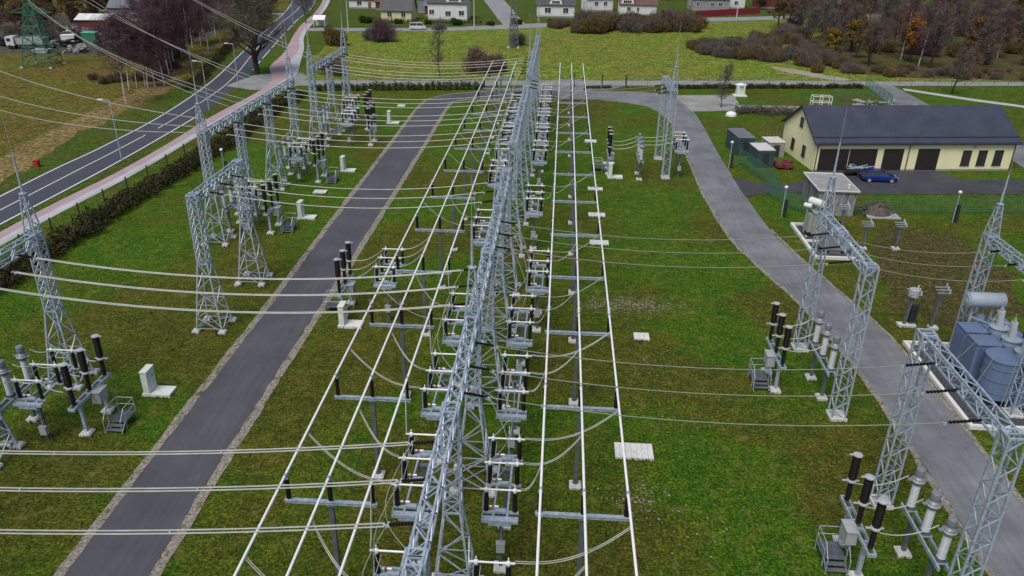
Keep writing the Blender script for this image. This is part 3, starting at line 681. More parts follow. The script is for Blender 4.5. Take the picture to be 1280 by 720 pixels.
for x, y, rz, lab in ((-27.2, 40.2, 0, 'grey railed platform with steps beside the nearest left breaker'),
                      (-27.4, 74.6, 0, 'grey railed platform by the breaker behind the short gantry'),
                      (-27.3, 90.9, 0, 'grey railed platform by the third breaker on the left'),
                      (-18.0, 57.0, math.pi / 2, 'railed platform at the roadside breaker right of the inner road'),
                      (14.9, 31.7, 0, 'railed platform beside the bottom right breaker'),
                      (14.9, 48.7, 0, 'railed platform beside the breaker on the middle right lawn'),
                      (5.2, 98.8, math.pi / 2, 'distant railed platform left of the far lawn breaker')):
    place(pf, up, (x, y, 0), lab, 'service platforms at the breakers', rz); up = True
def cabinet_proto():
    t = empty('control_cabinet', (0, 0, 0), 'x', 'cabinet')
    MB().box((.35, 0, .09), (1.9, 1.15, .22)).build('base_slab', 'slab', t)
    mb = MB(); mb.box((-.28, 0, 1.02), (.42, 1.05, 1.64)); mb.box((-.28, 0, 1.86), (.5, 1.13, .05)); c = mb.build('housing', 'cab', t)
    mb = MB(); mb.box((-.065, -.26, 1.02), (.012, .48, 1.5)); mb.box((-.065, .26, 1.02), (.012, .48, 1.5)); d = mb.build('door', 'cab', c)
    MB().box((-.05, .2, 1.25), (.01, .18, .13)).build('plate', 'grey', d); return t
cb = cabinet_proto(); uc = False
for x, y, rz, lab in ((-26.9, 43.8, 0, 'large pale cabinet on a slab at left, beside the nearest breaker'),
                      (-27.0, 78.0, 0, 'pale cabinet on a slab left of the road, just beyond the short gantry'),
                      (-26.9, 95.2, 0, 'pale cabinet on a slab left of the road, above the third breaker'),
                      (-26.2, 120.6, 0, 'farthest pale cabinet on a slab left of the inner road'),
                      (-16.3, 54.5, 0, 'pale cabinet on a slab right of the inner road, in front of its breaker'),
                      (7.0, 96.0, 0, 'distant pale cabinet on a long slab under the far lawn breaker')):
    place(cb, uc, (x, y, 0), lab, 'pale control cabinets', rz); uc = True
def lids(x0, x1, y0, y1, n, lab):
    t = empty('cable_trench_cover', ((x0 + x1) / 2, (y0 + y1) / 2, 0), lab, 'concrete cover', 'pale concrete trench covers on the lawn')
    w = (x1 - x0) / n
    for k in range(n): MB().box((x0 + w * (k + .5) - (x0 + x1) / 2, 0, .07), (w - .012, y1 - y0, .2)).build('lid_slab', 'slab', t)
lids(4.25, 6.6, 39.0, 40.5, 7, 'nearest white slatted trench cover, on the lawn right of the busbars')
lids(6.55, 7.75, 53.9, 55.0, 3, 'small near square trench cover alone on the middle lawn')
lids(3.6, 5.5, 73.2, 74.3, 5, 'white trench cover touching the right busbar, third from the bottom')
lids(3.65, 5.5, 81.3, 82.4, 5, 'white trench cover touching the right busbar, fourth from the bottom')
lids(3.8, 5.6, 90.4, 91.4, 4, 'white trench cover touching the right busbar, fifth from the bottom')
lids(6.1, 7.6, 101.5, 102.4, 3, 'small white trench cover behind the far lawn breaker')
lids(3.9, 5.6, 112.5, 113.6, 4, 'farthest white trench cover at the right busbar')
lids(-28.4, -26.9, 85.9, 87.0, 3, 'lone trench cover left of the inner road below the wires')
lids(-27.5, -26.2, 132, 133, 3, 'farthest trench cover left of the road by the hedge')

# ------------------------------------------------------------------ overhead conductors
def span(a, b, sag, lab, group, r=.03, twin=0.0, st=(1.2, 1.2), m='wire', sm='porc'):
    """conductor with dark strain insulator strings at its ends; twin = spacing of a bundled pair"""
    a, b = Vector(a), Vector(b); t = empty('overhead_conductor', a, lab, 'conductor', group)
    pts = [p - a for p in catenary(a, b, sag, 24)]
    L = (b - a).length
    def cut(s0, s1):
        return [p for i, p in enumerate(pts) if s0 <= i / 24 <= s1]
    def at(s):
        i = min(23, int(s * 24)); return pts[i].lerp(pts[i + 1], s * 24 - i)
    s0, s1 = st[0] / L, 1 - st[1] / L
    mid = [at(s0)] + cut(s0 + .001, s1 - .001) + [at(s1)]
    mb = MB()
    d = Vector((b - a).xy.to_3d()).normalized().cross(Vector((0, 0, 1))) * twin / 2
    if twin:
        for s in (-1, 1): mb.path([p + d * s for p in mid], r, 6)
        for i in range(3, len(mid) - 2, 4): mb.bar(mid[i] - d * 1.3, mid[i] + d * 1.3, .06)
    else: mb.path(mid, r, 6)
    mb.build('cable', m, t)
    for e0, e1 in ((pts[0], at(s0)), (pts[-1], at(s1))):
        if (e0 - e1).length < .1: continue
        mb = MB(); ax = (e1 - e0); h = ax.length; mb.lathe(shed_prof(.085, .08, h - .15, 9), e0, 8, ax); mb.build('insulator_string', sm, t)
        c = MB(); c.bar(e1 - d * 1.5 - ax.normalized() * .14, e1 + d * 1.5 - ax.normalized() * .14, .09, .05)
        c.box(e1 - Vector((0, 0, .06)), (.12, .07, .13)); c.build('clamp', 'cap', t)
    return t
GW = 'overhead conductors between the gantries'
# centre gantry to the left, bay by bay: (y centre, x left end, z left end, label)
for yc, xl, zl, tw, lab in ((23.3, -48, 10.0, .17, 'twin conductor in the lowest span at the bottom left'),
                            (40.5, -33.1, 10.5, .13, 'twin conductor from the left edge gantry to the central gantry'),
                            (57.6, -26.4, 10.5, 0, 'conductor from the short single bay gantry to the centre'),
                            (74.9, -33.1, 10.5, 0, 'conductor in the nearest span of the long hedge side gantry'),
                            (83.5, -33.1, 10.5, 0, 'conductor in the middle span of the long hedge side gantry'),
                            (92.1, -33.1, 10.5, 0, 'conductor in the last span of the long hedge side gantry'),
                            (109.3, -33.1, 10.5, 0, 'conductor in the first span of the farthest left gantry'),
                            (117.9, -33.1, 10.5, 0, 'conductor in the second span of the farthest left gantry')):
    for k in (-1, 0, 1):
        yl = yc + k * 2.3 if xl < -45 else yc + k * 2.1
        span((xl, yl, zl), (-4.35, yc + k * 2.35, 10.7), .95 if xl > -30 else (1.15 if xl > -45 else 1.4), '%s %s' % ({-1: 'nearest', 0: 'middle', 1: 'farthest'}[k], lab), GW, .031 if tw else .030, tw)
# centre gantry to the right
for yc, xr, ycr, lab in ((31.9, 18.95, 31.9, 'thin conductor from the centre to the bottom right gantry'), (49.1, 18.95, 49.2, 'thin conductor from the centre to the right lawn gantry'), (100.7, 13.55, 100.8, 'thin conductor from the centre to the distant right gantry')):
    for k in (-1, 0, 1):
        span((-3.85, yc + k * 2.3, 10.5), (xr, ycr + k * 2.4, 10.4), .9, '%s %s' % ({-1: 'nearest', 0: 'middle', 1: 'farthest'}[k], lab), GW, .022, 0, (1.2, 1.6), 'wire_d')
for k in (-1, 0, 1):
    span((19.4, 49.2 + k * 2.4, 10.2), (31.1, 50.2 + k * 2.3, 9.2), .6, '%s thin conductor between the right lawn gantry and the right edge gantry' % {-1: 'nearest', 0: 'middle', 1: 'farthest'}[k], GW, .022, 0, (.8, .8), 'wire_d')
    span((19.4, 31.9 + k * 2.4, 10.3), (31.7, 49.5 + k * 1.7, 5.9), .8, '%s thin conductor down to the bushings of the large transformer' % {-1: 'nearest', 0: 'middle', 1: 'farthest'}[k], GW, .022, 0, (1.0, .1), 'wire_d')
# downleads from the gantry beams to the disconnectors
DLS = ((23.3, -1), (40.5, -1), (57.6, -1), (31.9, 1), (49.1, 1), (83.5, -1), (92.1, -1), (100.7, 1), (109.3, -1))
for (yc, sd) in ((23.3, -1), (40.5, -1), (57.6, -1), (31.9, 1), (49.1, 1), (83.5, -1), (92.1, -1), (100.7, 1), (109.3, -1)):
    for k in (-1, 0, 1):
        lst = DL if sd < 0 else DR
        x, y = min(lst, key=lambda q: abs(q[1] - yc))
        a = Vector((-4.1 + sd * 1.45, yc + k * 2.3, 10.35)); b = Vector((x + (.68 if sd < 0 else -.68) * 1, y + k * 2, 5.5))
        pts = [a.lerp(b, s / 12) + Vector((sd * 1.0 * math.sin(math.pi * s / 12), 0, -.5 * math.sin(math.pi * s / 12))) for s in range(13)]
        q = sorted(z for z, e in DLS if e == sd)
        cable('downlead_cable', pts, .02, '%s curved wire in the %s downlead trio on the %s central gantry side' % ({-1: 'near', 0: 'middle', 1: 'far'}[k], od(q.index(yc), len(q)), 'left' if sd < 0 else 'right'), 'cable', 'downleads of the central gantries', 'wire')
# lines arriving from the left over the highway
GI = 'line conductors arriving over the highway'
for a, b, sag, r, lab in (((-33.6, 76.9, 10.5), (-80, 109.6, 8.6), .9, .045, 'thick pale line conductor rising steeply to the left edge, upper one'),
                          ((-33.6, 74.6, 10.5), (-80, 108.3, 5.3), .9, .045, 'thick pale line conductor to the left edge, middle one'),
                          ((-33.6, 72.6, 10.5), (-80, 107.2, 3.6), .9, .045, 'thick pale line conductor to the left edge, lowest one')):
    span(a, b, sag, lab, GI, r, 0, (1.4, .1))
for i, (ya, b) in enumerate(((85.6, (-107, 160, 12)), (83.5, (-107, 160, 12.6)), (81.3, (-107, 160, 13)), (94.2, (-107, 160, 21)), (92.1, (-104, 160, 21)), (110.5, (-120, 205, 27)), (113, (-122, 215, 24)))):
    span((-33.6, ya, 10.6), b, 2.2, '%s thin line conductor from the hedge side gantries towards the green pylon' % ['lowest', 'second lowest', 'third lowest', 'fourth', 'fifth', 'second highest', 'highest'][i], GI, .03, 0, (1.2, .1), 'wire')

# ------------------------------------------------------------------ transformers
def pad(t, x0, x1, y0, y1, cross=()):
    tag(t, kind=None)
    MB().poly([(x0, y0), (x1, y0), (x1, y1), (x0, y1)], .06).build('gravel_bed', 'gravel', t)
    w = .28; mb = MB()
    mb.box(((x0 + x1) / 2, y0, .12), (x1 - x0 + w, w, .34)); mb.box(((x0 + x1) / 2, y1, .12), (x1 - x0 + w, w, .34))
    mb.box((x0, (y0 + y1) / 2, .12), (w, y1 - y0 - w, .34)); mb.box((x1, (y0 + y1) / 2, .12), (w, y1 - y0 - w, .34))
    for y in cross: mb.box(((x0 + x1) / 2, y, .10), (x1 - x0 - w, w, .30))
    mb.build('kerb_wall', 'slab', t)
t = empty('transformer_pit', (0, 0, 0), 'gravel filled pit with pale concrete rim under the large transformer', 'oil pit'); pad(t, 27.65, 37, 44.1, 55.2)
t = empty('power_transformer', (32.2, 49.8, 0), 'large blue grey power transformer with three bushings at the right picture edge', 'transformer')
mb = MB(); mb.box((.1, 0, 1.95), (1.9, 6.6, 3.0)); mb.box((.1, 0, 3.5), (2.2, 6.9, .12))
for k in range(9): mb.box((.1, -3.1 + k * .775, 1.95), (2.04, .08, 2.9))
mb.box((.1, 0, .35), (2.2, 6.8, .25)); mb.build('tank', 'tblue', t)
for x in (-.5, .7):
    for y in (-2.4, 2.4): MB().box((x, y, .1), (.6, .8, .4)).build('plinth', 'conc', t)
def rounded(cx, cy, lx, ly, r, n=5):
    out = []
    for sx, sy, a0 in ((1, -1, -90), (1, 1, 0), (-1, 1, 90), (-1, -1, 180)):
        for i in range(n + 1):
            a = R(a0 + 90 * i / n); out.append((cx + sx * (lx / 2 - r) + r * math.cos(a), cy + sy * (ly / 2 - r) + r * math.sin(a)))
    return out
for y, lx, r in ((1.75, 1.5, .10), (-.1, 1.6, .10), (-2.3, 2.3, 1.05)):
    u = MB(); yy = 2.3 if r > .5 else 1.5; cx = -1.6 if r > .5 else -1.95; u.prism(rounded(cx, y, lx, yy, r), .75, 3.55); u.prism(rounded(cx, y, lx + .1, yy + .1, r), 3.55, 3.62)
    for k in range(11):
        if r < .5: u.box((-1.95, y - .68 + k * .136, 2.1), (lx + .16, .035, 2.55)); u.box((-1.95 - .68 + k * .136, y, 2.1), (.035, 1.5 + .14, 2.55))
    for z in ((1.2, 2.1, 3.0) if r > .5 else ()): u.prism(rounded(cx, y, lx + .06, yy + .06, r), z, z + .07)
    u.tube((-1.4, y, 3.2), (-.8, y, 3.2), .1); u.tube((-1.4, y, 1.0), (-.8, y, 1.0), .1); u = u.build('radiator_bank', 'tblue', t)
    f = MB()
    for k in (-.45, .45): f.lathe([(.34, .5), (.36, .74)], (-1.95, y + k * .9, 0), 14)
    f.build('cooling_fan', 'black', u)
for k, y in enumerate((-2.05, -.3, 1.45)):
    u = MB(); u.lathe([(.55, 3.56), (.55, 3.85), (.64, 3.87), (.64, 3.93), (.35, 4.0)], (-.35, y, 0), 18); u = u.build('turret', 'tblue_l', t)
    MB().lathe(shed_prof(.23, 0, 1.2, 14, .82), (-.35, y, 4.0), 14, (-.12, 0, 1)).build('bushing', 'porc_l', u)
    MB().lathe([(.1, 0), (.13, .05), (.08, .2), (.03, .35)], (-.50, y, 5.24), 10, (-.12, 0, 1)).build('terminal', 'cap', u)
u = MB(); u.lathe([(.3, 3.56), (.3, 3.85), (.36, 3.9)], (.2, 2.7, 0), 14); u = u.build('turret', 'tblue_l', t); MB().lathe(shed_prof(.1, 0, .5, 8, .8), (.2, 2.7, 3.9), 10).build('bushing', 'porc_l', u)
for k in range(4):
    u = MB(); u.lathe([(.14, 3.56), (.14, 3.7)], (.75, -1.8 + k * 1.0, 0), 10); u = u.build('turret', 'tblue_l', t); MB().lathe(shed_prof(.09, 0, .55, 7, .8), (.75, -1.8 + k * 1.0, 3.7), 10).build('bushing', 'porc', u)
c = MB(); c.lathe([(.40, -1.33), (.52, -1.25), (.55, -1.2), (.55, 1.2), (.52, 1.25), (.40, 1.33)], (-1.1, 2.75, 5.35), 24, (1, 0, 0))
for x in (-2.32, .12): c.lathe([(.58, -.03), (.58, .03)], (x, 2.75, 5.35), 24, (1, 0, 0))
c = c.build('conservator', 'tblue_l', t)
m_ = MB(); m_.lathe([(.16, 0), (.16, .04)], (-2.43, 2.65, 5.3), 12, (-1, 0, 0)); m_.build('level_gauge', 'grey', c)
mb = MB()
for x in (-1.8, -.4): mb.bar((x, 2.75, 3.0), (x, 2.75, 4.85), .12); mb.bar((x, 2.75, 4.0), (0, 2.2, 3.5), .08)
mb.tube((-.2, 2.75, 5.0), (.1, 1.9, 3.6), .05); mb.tube((-.8, 3.1, 4.9), (-.8, 3.1, 3.4), .04); mb.build('conservator_stand', 'steel', t)
mb = MB(); mb.path([(.3, -3, 3.75), (.3, 2.2, 3.75), (-.2, 2.6, 3.9)], .05); mb.box((.4, 2.0, 3.75), (.35, .35, .4)); mb.box((-.9, 3.1, 3.3), (.5, .3, 1.4)); mb.build('pipework', 'steel', t)
for px, py, h, lab in ((28.9, 58.3, 3.0, 'slim grey surge arrester stand with a bucket head near the road behind the large transformer'), (30.9, 58.0, 3.4, 'lattice topped instrument post left of the large conservator drum'), (34.2, 75.0, 2.6, 'small fork topped post on the grass below the blue car'), (30.9, 74.8, 2.6, 'fork topped post beside the small transformer pit'), (29.8, 78.6, 3.0, 'tall triple armed post behind the small transformer pit')):
    t = empty('instrument_post', (px, py, 0), lab, 'instrument post', 'small posts around the transformers')
    for dx in ((-.35, .35) if px < 30 and py < 60 else (0,)):
        MB().box((dx, 0, .1), (.7, .6, .3)).build('footing', 'conc', t)
    mb = MB(); mb.bar((0 if py > 60 else -.2, 0, .2), (0, 0, h), .2); mb.bar((-.05, 0, h * .5), (.12, 0, h), .1); mb.build('post', 'steel_d', t)
    if px < 29 and py < 60:
        MB().lathe([(.3, h - .3), (.42, h - .25), (.42, h + .35), (.3, h + .4)], (0, 0, 0), 14).build('housing', 'grey', t); MB().box((.35, 0, 1.2), (.5, .3, 1.5)).build('cabinet', 'black', t)
    for k in range(3):
        a = MB(); a.bar((-.5, -.35 + k * .35, h + .1 * k), (.55, -.35 + k * .35, h + .1 * k), .06); a.lathe(shed_prof(.07, 0, .35, 4), (.4, -.35 + k * .35, h + .1 * k), 8); a.build('arm', 'steel', t)
t = empty('small_transformer_pit', (0, 0, 0), 'small gravel pit with white concrete rim beside the service road', 'oil pit'); pad(t, 25.5, 29.9, 71.9, 81.0, (76.2,))
t = empty('small_transformer', (27.2, 78.3, 0), 'small sage green transformer with an oil drum on top beside the grey shed', 'transformer')
mb = MB(); mb.box((0, 0, 1.5), (1.3, 1.6, 2.2)); mb.box((0, 0, 2.65), (1.45, 1.75, .08)); mb.box((0, 0, .3), (1.0, 1.4, .3)); mb.build('tank', 'tgreen', t)
for s in (-1, 1):
    u = MB()
    for k in range(9): u.box((s * .9, -.68 + k * .17, 1.5), (.45, .04, 1.9))
    u.build('radiator', 'tgreen', t)
MB().lathe([(.3, -.9), (.38, -.85), (.38, .85), (.3, .9)], (-.3, .1, 3.55), 18, (.6, -.8, 0)).build('conservator', 'cab', t)
MB().lathe([(.2, -.4), (.25, -.36), (.25, .36), (.2, .4)], (-1.2, .1, 3.2), 14, (.8, -.6, 0)).build('oil_expansion_drum', 'cab', t)
MB().bar((-.3, .1, 2.6), (-.3, .1, 3.3), .15).bar((-1.2, .1, .2), (-1.2, .1, 3.0), .12).build('bracket', 'tgreen', t)
for k in (-.4, 0, .4):
    MB().lathe(shed_prof(.08, 2.69, 3.2, 5), (.35, k, 0), 8).build('bushing', 'porc', t)
t = empty('earthing_reactor', (27.7, 73.9, 0), 'dark ribbed reactor box in the near half of the small transformer pit', 'reactor')
mb = MB(); mb.box((0, 0, 1.4), (1.5, 1.7, 1.9)); mb.box((0, 0, .3), (1.1, 1.5, .4)); mb.build('tank', 'ctgrey', t)
mb = MB()
for k in range(8): mb.box((.95, -.7 + k * .2, 1.3), (.4, .05, 1.6)); mb.box((-.95, -.7 + k * .2, 1.3), (.4, .05, 1.6))
mb.build('radiator', 'tgreen', t)
mb = MB(); mb.box((0, 0, 2.42), (1.7, 1.9, .1)); mb.build('lid', 'grey', t)
MB().lathe(shed_prof(.12, 2.45, 3.1, 6), (.3, .4, 0), 10).build('bushing', 'porc', t); MB().lathe(shed_prof(.12, 2.45, 3.1, 6), (-.3, .4, 0), 10).build('bushing', 'porc', t)

# ------------------------------------------------------------------ grey shed, containers, small stuff
def gable(name_mb, w, d, h, rh, over=.25, thick=.12, axis='x'):
    """returns wall mb and roof mb of a house w (x) by d (y), ridge along x"""
    wl = MB(); hw, hd = w / 2, d / 2
    vs = [(-hw, -hd, 0), (hw, -hd, 0), (hw, hd, 0), (-hw, hd, 0), (-hw, -hd, h), (hw, -hd, h), (hw, hd, h), (-hw, hd, h), (-hw, 0, h + rh), (hw, 0, h + rh)]
    wl.add(vs, [(3, 2, 1, 0), (0, 1, 5, 4), (2, 3, 7, 6), (1, 2, 6, 9, 5), (3, 0, 4, 8, 7)])
    rf = MB(); k = rh / hd; ze = h - over * k
    for s in (-1, 1):
        a = [(-hw - over, s * (hd + over), ze + .03), (hw + over, s * (hd + over), ze + .03), (hw + over, 0, h + rh + .03), (-hw - over, 0, h + rh + .03)]
        b = [(x, y, z + thick) for x, y, z in a]
        rf.add(a + b, [(0, 1, 2, 3), (7, 6, 5, 4), (0, 4, 5, 1), (1, 5, 6, 2), (2, 6, 7, 3), (3, 7, 4, 0)])
    return wl, rf
t = empty('corrugated_shed', (31.1, 87.4, 0), 'low flat roofed shed clad in streaky grey corrugated sheets', 'shed', rz=R(-1))
MB().prism([(-2.0, -2.9), (2.0, -2.9), (2.0, 3.4), (-2.0, 3.4)], 0, 2.75).build('wall', 'corr', t)
mb = MB(); mb.prism([(-2.2, -3.1), (2.2, -3.1), (2.2, 3.6), (-2.2, 3.6)], 2.75, 2.87); mb.build('roof', 'greywall', t)
mb = MB()
for a, b in (((-2.2, -3.1), (2.2, -3.1)), ((2.2, -3.1), (2.2, 3.6)), ((2.2, 3.6), (-2.2, 3.6)), ((-2.2, 3.6), (-2.2, -3.1))): mb.bar((*a, 2.93), (*b, 2.93), .1, .12)
mb.build('roof_edge', 'slab', t)
MB().lathe([(.1, 2.87), (.1, 3.25), (.16, 3.27), (.16, 3.35)], (1.4, -1.8, 0), 10).build('vent_pipe', 'white', t)
def container(x, y, w, d, h, m, roof, lab, rz=0):
    t = empty('storage_container', (x, y, 0), lab, 'container', 'containers beside the service road', rz)
    mb = MB(); mb.box((0, 0, h / 2), (w, d, h))
    for k in range(int(d / .3)): mb.box((w / 2, -d / 2 + .2 + k * .3, h / 2), (.06, .12, h - .3)); mb.box((-w / 2, -d / 2 + .2 + k * .3, h / 2), (.06, .12, h - .3))
    for k in range(int(w / .3)): mb.box((-w / 2 + .2 + k * .3, -d / 2, h / 2), (.12, .06, h - .3))
    mb.build('body', m, t); MB().box((0, 0, h + .05), (w + .1, d + .1, .1)).build('roof', roof, t)
    MB().box((0, -d / 2 - .05, h * .45), (w * .35, .04, h * .8)).build('door', 'trim_d', t)
container(25.6, 110.4, 2.3, 5.2, 2.5, 'container', 'roof_grey', 'dark teal container with grey roof, farther one at the road side', .12)
container(27.2, 104.2, 2.2, 3.6, 2.3, 'container', 'conc', 'dark container with a pale square hatch on its roof, nearer one', .12)
container(29.9, 109.2, 2.3, 3.0, 2.0, 'greywall', 'conc', 'grey block walled bin behind the two dark containers', .12)
t = empty('lumber_stack', (30.0, 110.9, 0), 'brown pallet posts stacked upright behind the grey bin', 'pallets')
for k in range(6): MB().bar((-1.1 + k * .42, 0, 0), (-1.1 + k * .42, .1, 2.9), .16, .1).build('plank', 'brick', t)
t = empty('scrap_pile', (30.0, 103.2, 0), 'low dark red scrap heap beside the nearer container', 'heap')
mb = MB(); rr = random.Random(3)
for k in range(26): mb.box((rr.uniform(-1, 1), rr.uniform(-1.3, 1.3), rr.uniform(.1, .6)), (rr.uniform(.3, 1), rr.uniform(.3, .8), rr.uniform(.1, .5)), rr.uniform(0, 3))
mb.build('rubble', 'redwall', t)
t = empty('covered_pile', (36.0, 85.3, 0), 'heap of grey scrap and branches on a pallet beside the grey shed', 'heap')
MB().box((.3, -.4, .12), (3.6, 2.2, .14)).build('pallet', 'grey', t)
mb = MB()
for k in range(70):
    p = V(rr.gauss(0, .75), rr.gauss(.2, .5), 0); p.z = max(.2, 1.5 - abs(p.x) * .7) * rr.random() + .2; q = p + V(rr.uniform(-1, 1), rr.uniform(-.6, .6), rr.uniform(-.3, .3)); mb.bar(p, q, rr.uniform(.05, .16))
mb.lathe([(1.5, .2), (1.2, .8), (.6, 1.25), (.1, 1.4)], (0, .2, 0), 9); mb.build('debris', 'bark_m', t)
# fences ----------------------------------------------------------------------------
def fence(pts, h, lab, post='steel_g', step=2.5, mesh='steel_g', group='wire fences', wires=6, vert=0.0, pw=.06):
    t = empty('mesh_fence', (0, 0, 0), lab, 'fence', group)
    pm = MB(); wm = MB(); P = []
    for a, b in zip(pts, pts[1:]):
        a, b = V(*a, 0), V(*b, 0); n = max(1, round((b - a).length / step))
        P += [a.lerp(b, i / n) for i in range(n)]
    P.append(V(*pts[-1], 0))
    pmesh = MB().bar((0, 0, 0), (0, 0, h), pw).mesh('post', post)
    for p in P[:98]: part('post', pmesh, t, p)
    if len(P) > 98:
        ex = MB()
        for p in P[98:]: ex.bar(p, p + V(0, 0, h), pw)
        tag(ex.build('post', post, t), kind='stuff')
    for a, b in zip(P, P[1:]):
        for k in range(wires): z = .1 + (h - .15) * k / (wires - 1); wm.bar(a + V(0, 0, z), b + V(0, 0, z), .028 if mesh == 'steel_g' else .018)
        if vert:
            n = int((b - a).length / vert)
            for k in range(1, n): p = a.lerp(b, k / n); wm.bar(p + V(0, 0, .08), p + V(0, 0, h), .022)
    wm.build('wire_mesh', mesh, t)
    return t
fence([(24.3, 104), (26.6, 92.6)], 2.2, 'dark green panel fence running past the containers to the drive', vert=.2, wires=8)
fence([(25.0, 91), (27.1, 85.5), (28.5, 84.8)], 2.0, 'green mesh fence between the drive and the small transformer', vert=.2, wires=8)
fence([(33.6, 85.2), (46, 86.5), (58, 88), (66, 90)], 1.9, 'sagging green net fence across the grass behind the transformers', vert=.35, wires=7)
fence([(-51.6, 20), (-51.4, 67), (-50.2, 90), (-50, 105), (-50.3, 118), (-49.9, 138), (-49.5, 145)], 1.5, 'dark post fence along the pale footpath', 'trim_d', 4.6, 'steel_d', pw=.12, wires=3)
fence([(-49.5, 145), (-9.3, 151.8), (2, 153.2)], 2.0, 'thin fence along the street behind the far left hedge', 'steel_d', 3.0, 'steel_d')
fence([(13.8, 154.4), (40.7, 158.1), (60, 160.6)], 2.0, 'thin fence along the street behind the concrete apron', 'steel_d', 3.0, 'steel_d')
fence([(60, 160.6), (58.5, 143), (52, 147), (50, 148)], 2.0, 'green mesh fence at the lane behind the cream building', vert=.3)
fence([(66.4, 161), (80, 163), (110, 167)], 1.4, 'low rail fence at the lane right of the gate', 'steel_d', 3, 'steel_d', wires=3)
for x, lab in ((3.3, 'left dark gate leaf at the street entrance'), (8.6, 'middle dark gate leaf at the street entrance'), (13.2, 'right dark gate leaf at the street entrance')):
    t = empty('entrance_gate', (x, 153.8 + x * .07, 0), lab, 'gate', 'entrance gate')
    mb = MB(); mb.bar((-.6, -1.6, 0), (-.6, -1.6, 2.6), .16); mb.build('post', 'trim_d', t)
    mb = MB(); mb.bar((-.6, -1.6, 1.9), (-.5, 1.2, 1.9), .06); mb.bar((-.6, -1.6, .3), (-.5, 1.2, .3), .06)
    for k in range(8): mb.bar((-.6, -1.4 + k * .36, .3), (-.6, -1.4 + k * .36, 1.9), .03)
    mb.build('leaf_frame', 'trim_d', t)
# lamps --------------------------------------------------------------------------
def street_lamp(x, y, h, lab, arm=1.2, rz=0):
    t = empty('street_lamp', (x, y, 0), lab, 'street lamp', 'street lamps along the roads', rz)
    mb = MB(); mb.tube((0, 0, 0), (0, 0, h), .09, .05, 8); mb.build('pole', 'steel', t)
    MB().tube((0, 0, h), (-arm, 0, h + .12), .035, n=6).build('arm', 'steel', t)
    MB().box((-arm, 0, h + .12), (.7, .28, .1)).build('lamp_head', 'white', t)
for i, (x, y) in enumerate(((-57.0, 96.6), (-57.4, 125.4), (-59.6, 144), (-66.5, 190), (-76, 228), (-83, 262))): street_lamp(x, y, 7.8, '%s street lamp along the highway' % od(i, 6))
for x, y, rz, lab in ((22.6, 101.7, 0, 'short camera pole with black box by the road bend'), (43.5, 83.6, 0, 'short camera pole with black box on the grass below the cream building'), (25.0, 83.4, 0, 'short camera pole with black box beside the small transformer'), (-40.9, 91, 0, 'short camera pole by the hedge left of the gantries')):
    t = empty('camera_pole', (x, y, 0), lab, 'pole', 'short camera poles')
    MB().tube((0, 0, 0), (0, 0, 3.4), .055).build('pole', 'steel', t); MB().lathe([(.05, 3.35), (.2, 3.42), (.2, 3.55), (.08, 3.65)], (0, 0, 0), 10).build('camera_head', 'white', t)
    MB().box((.28, 0, 1.1), (.3, .3, 1.9)).build('box', 'black', t)
def util_pole(x, y, h, lab):
    t = empty('utility_pole', (x, y, 0), lab, 'utility pole', 'poles along the village street')
    MB().tube((0, 0, 0), (0, 0, h), .16, .1, 8).build('pole', 'conc', t); MB().bar((-.9, 0, h - .4), (.9, 0, h - .4), .1).build('crossarm', 'steel_d', t)
for x, y, lab in ((-25.3, 234, 'utility pole left of the white house'), (-58, 219, 'utility pole at the street corner'), (55, 265.5, 'utility pole before the red fence'), (76, 262, 'utility pole among the bare trees')): util_pole(x, y, 9, lab)
t = empty('waste_bin', (-65.9, 92.6, 0), 'small red bin in the grass beside the highway', 'bin')
MB().prism(rounded(0, 0, .6, .55, .1), 0, .85).build('body', 'red', t); MB().prism(rounded(0, 0, .68, .62, .12), .85, .93).build('lid', 'red', t)

# ------------------------------------------------------------------ pylons
def pylon(x, y, h, base, m, lab, rz=0.3, arms=(22, 26, 30)):
    t = empty('lattice_pylon', (x, y, 0), lab, 'pylon', rz=rz)
    mb = MB(); z = 0; n = 6; hk = h * .32
    for k in range(n):
        f = lambda s: base * (1 - s) + .7 * s
        z0, z1 = hk * k / n, hk * (k + 1) / n
        lattice(mb, sq(0, 0, z0, f(k / n)), sq(0, 0, z1, f((k + 1) / n)), 1, .16, .09, cap=(k % 2 == 1), cross=True)
    lattice(mb, sq(0, 0, hk, .7), sq(0, 0, h, .2), 9, .13, .08); mb.build('tower_body', m, t)
    for z in arms:
        for s in (-1, 1):
            a = MB()
            for y0 in (-.5, .5): a.bar((0, y0, z), (s * 4.2, 0, z), .1); a.bar((0, y0, z + 1.4), (s * 4.2, 0, z), .08); a.bar((s * 1.5, y0 * .6, z), (s * 1.5, y0 * .6, z + .9), .06)
            a.build('crossarm', m, t)
    for i in (-1, 1):
        for j in (-1, 1): part('footing', ME['foot'], t, (i * base, j * base, 0))
    return t
pylon(-107.2, 160.3, 38, 2.9, 'steel_g', 'green lattice pylon beside the truck yard at the top left', .1, (10.5, 26, 31))
pylon(-11.9, 200, 24, 1.2, 'steel_d', 'slim grey lattice pylon in the meadow at the top centre', 0, (17, 20))

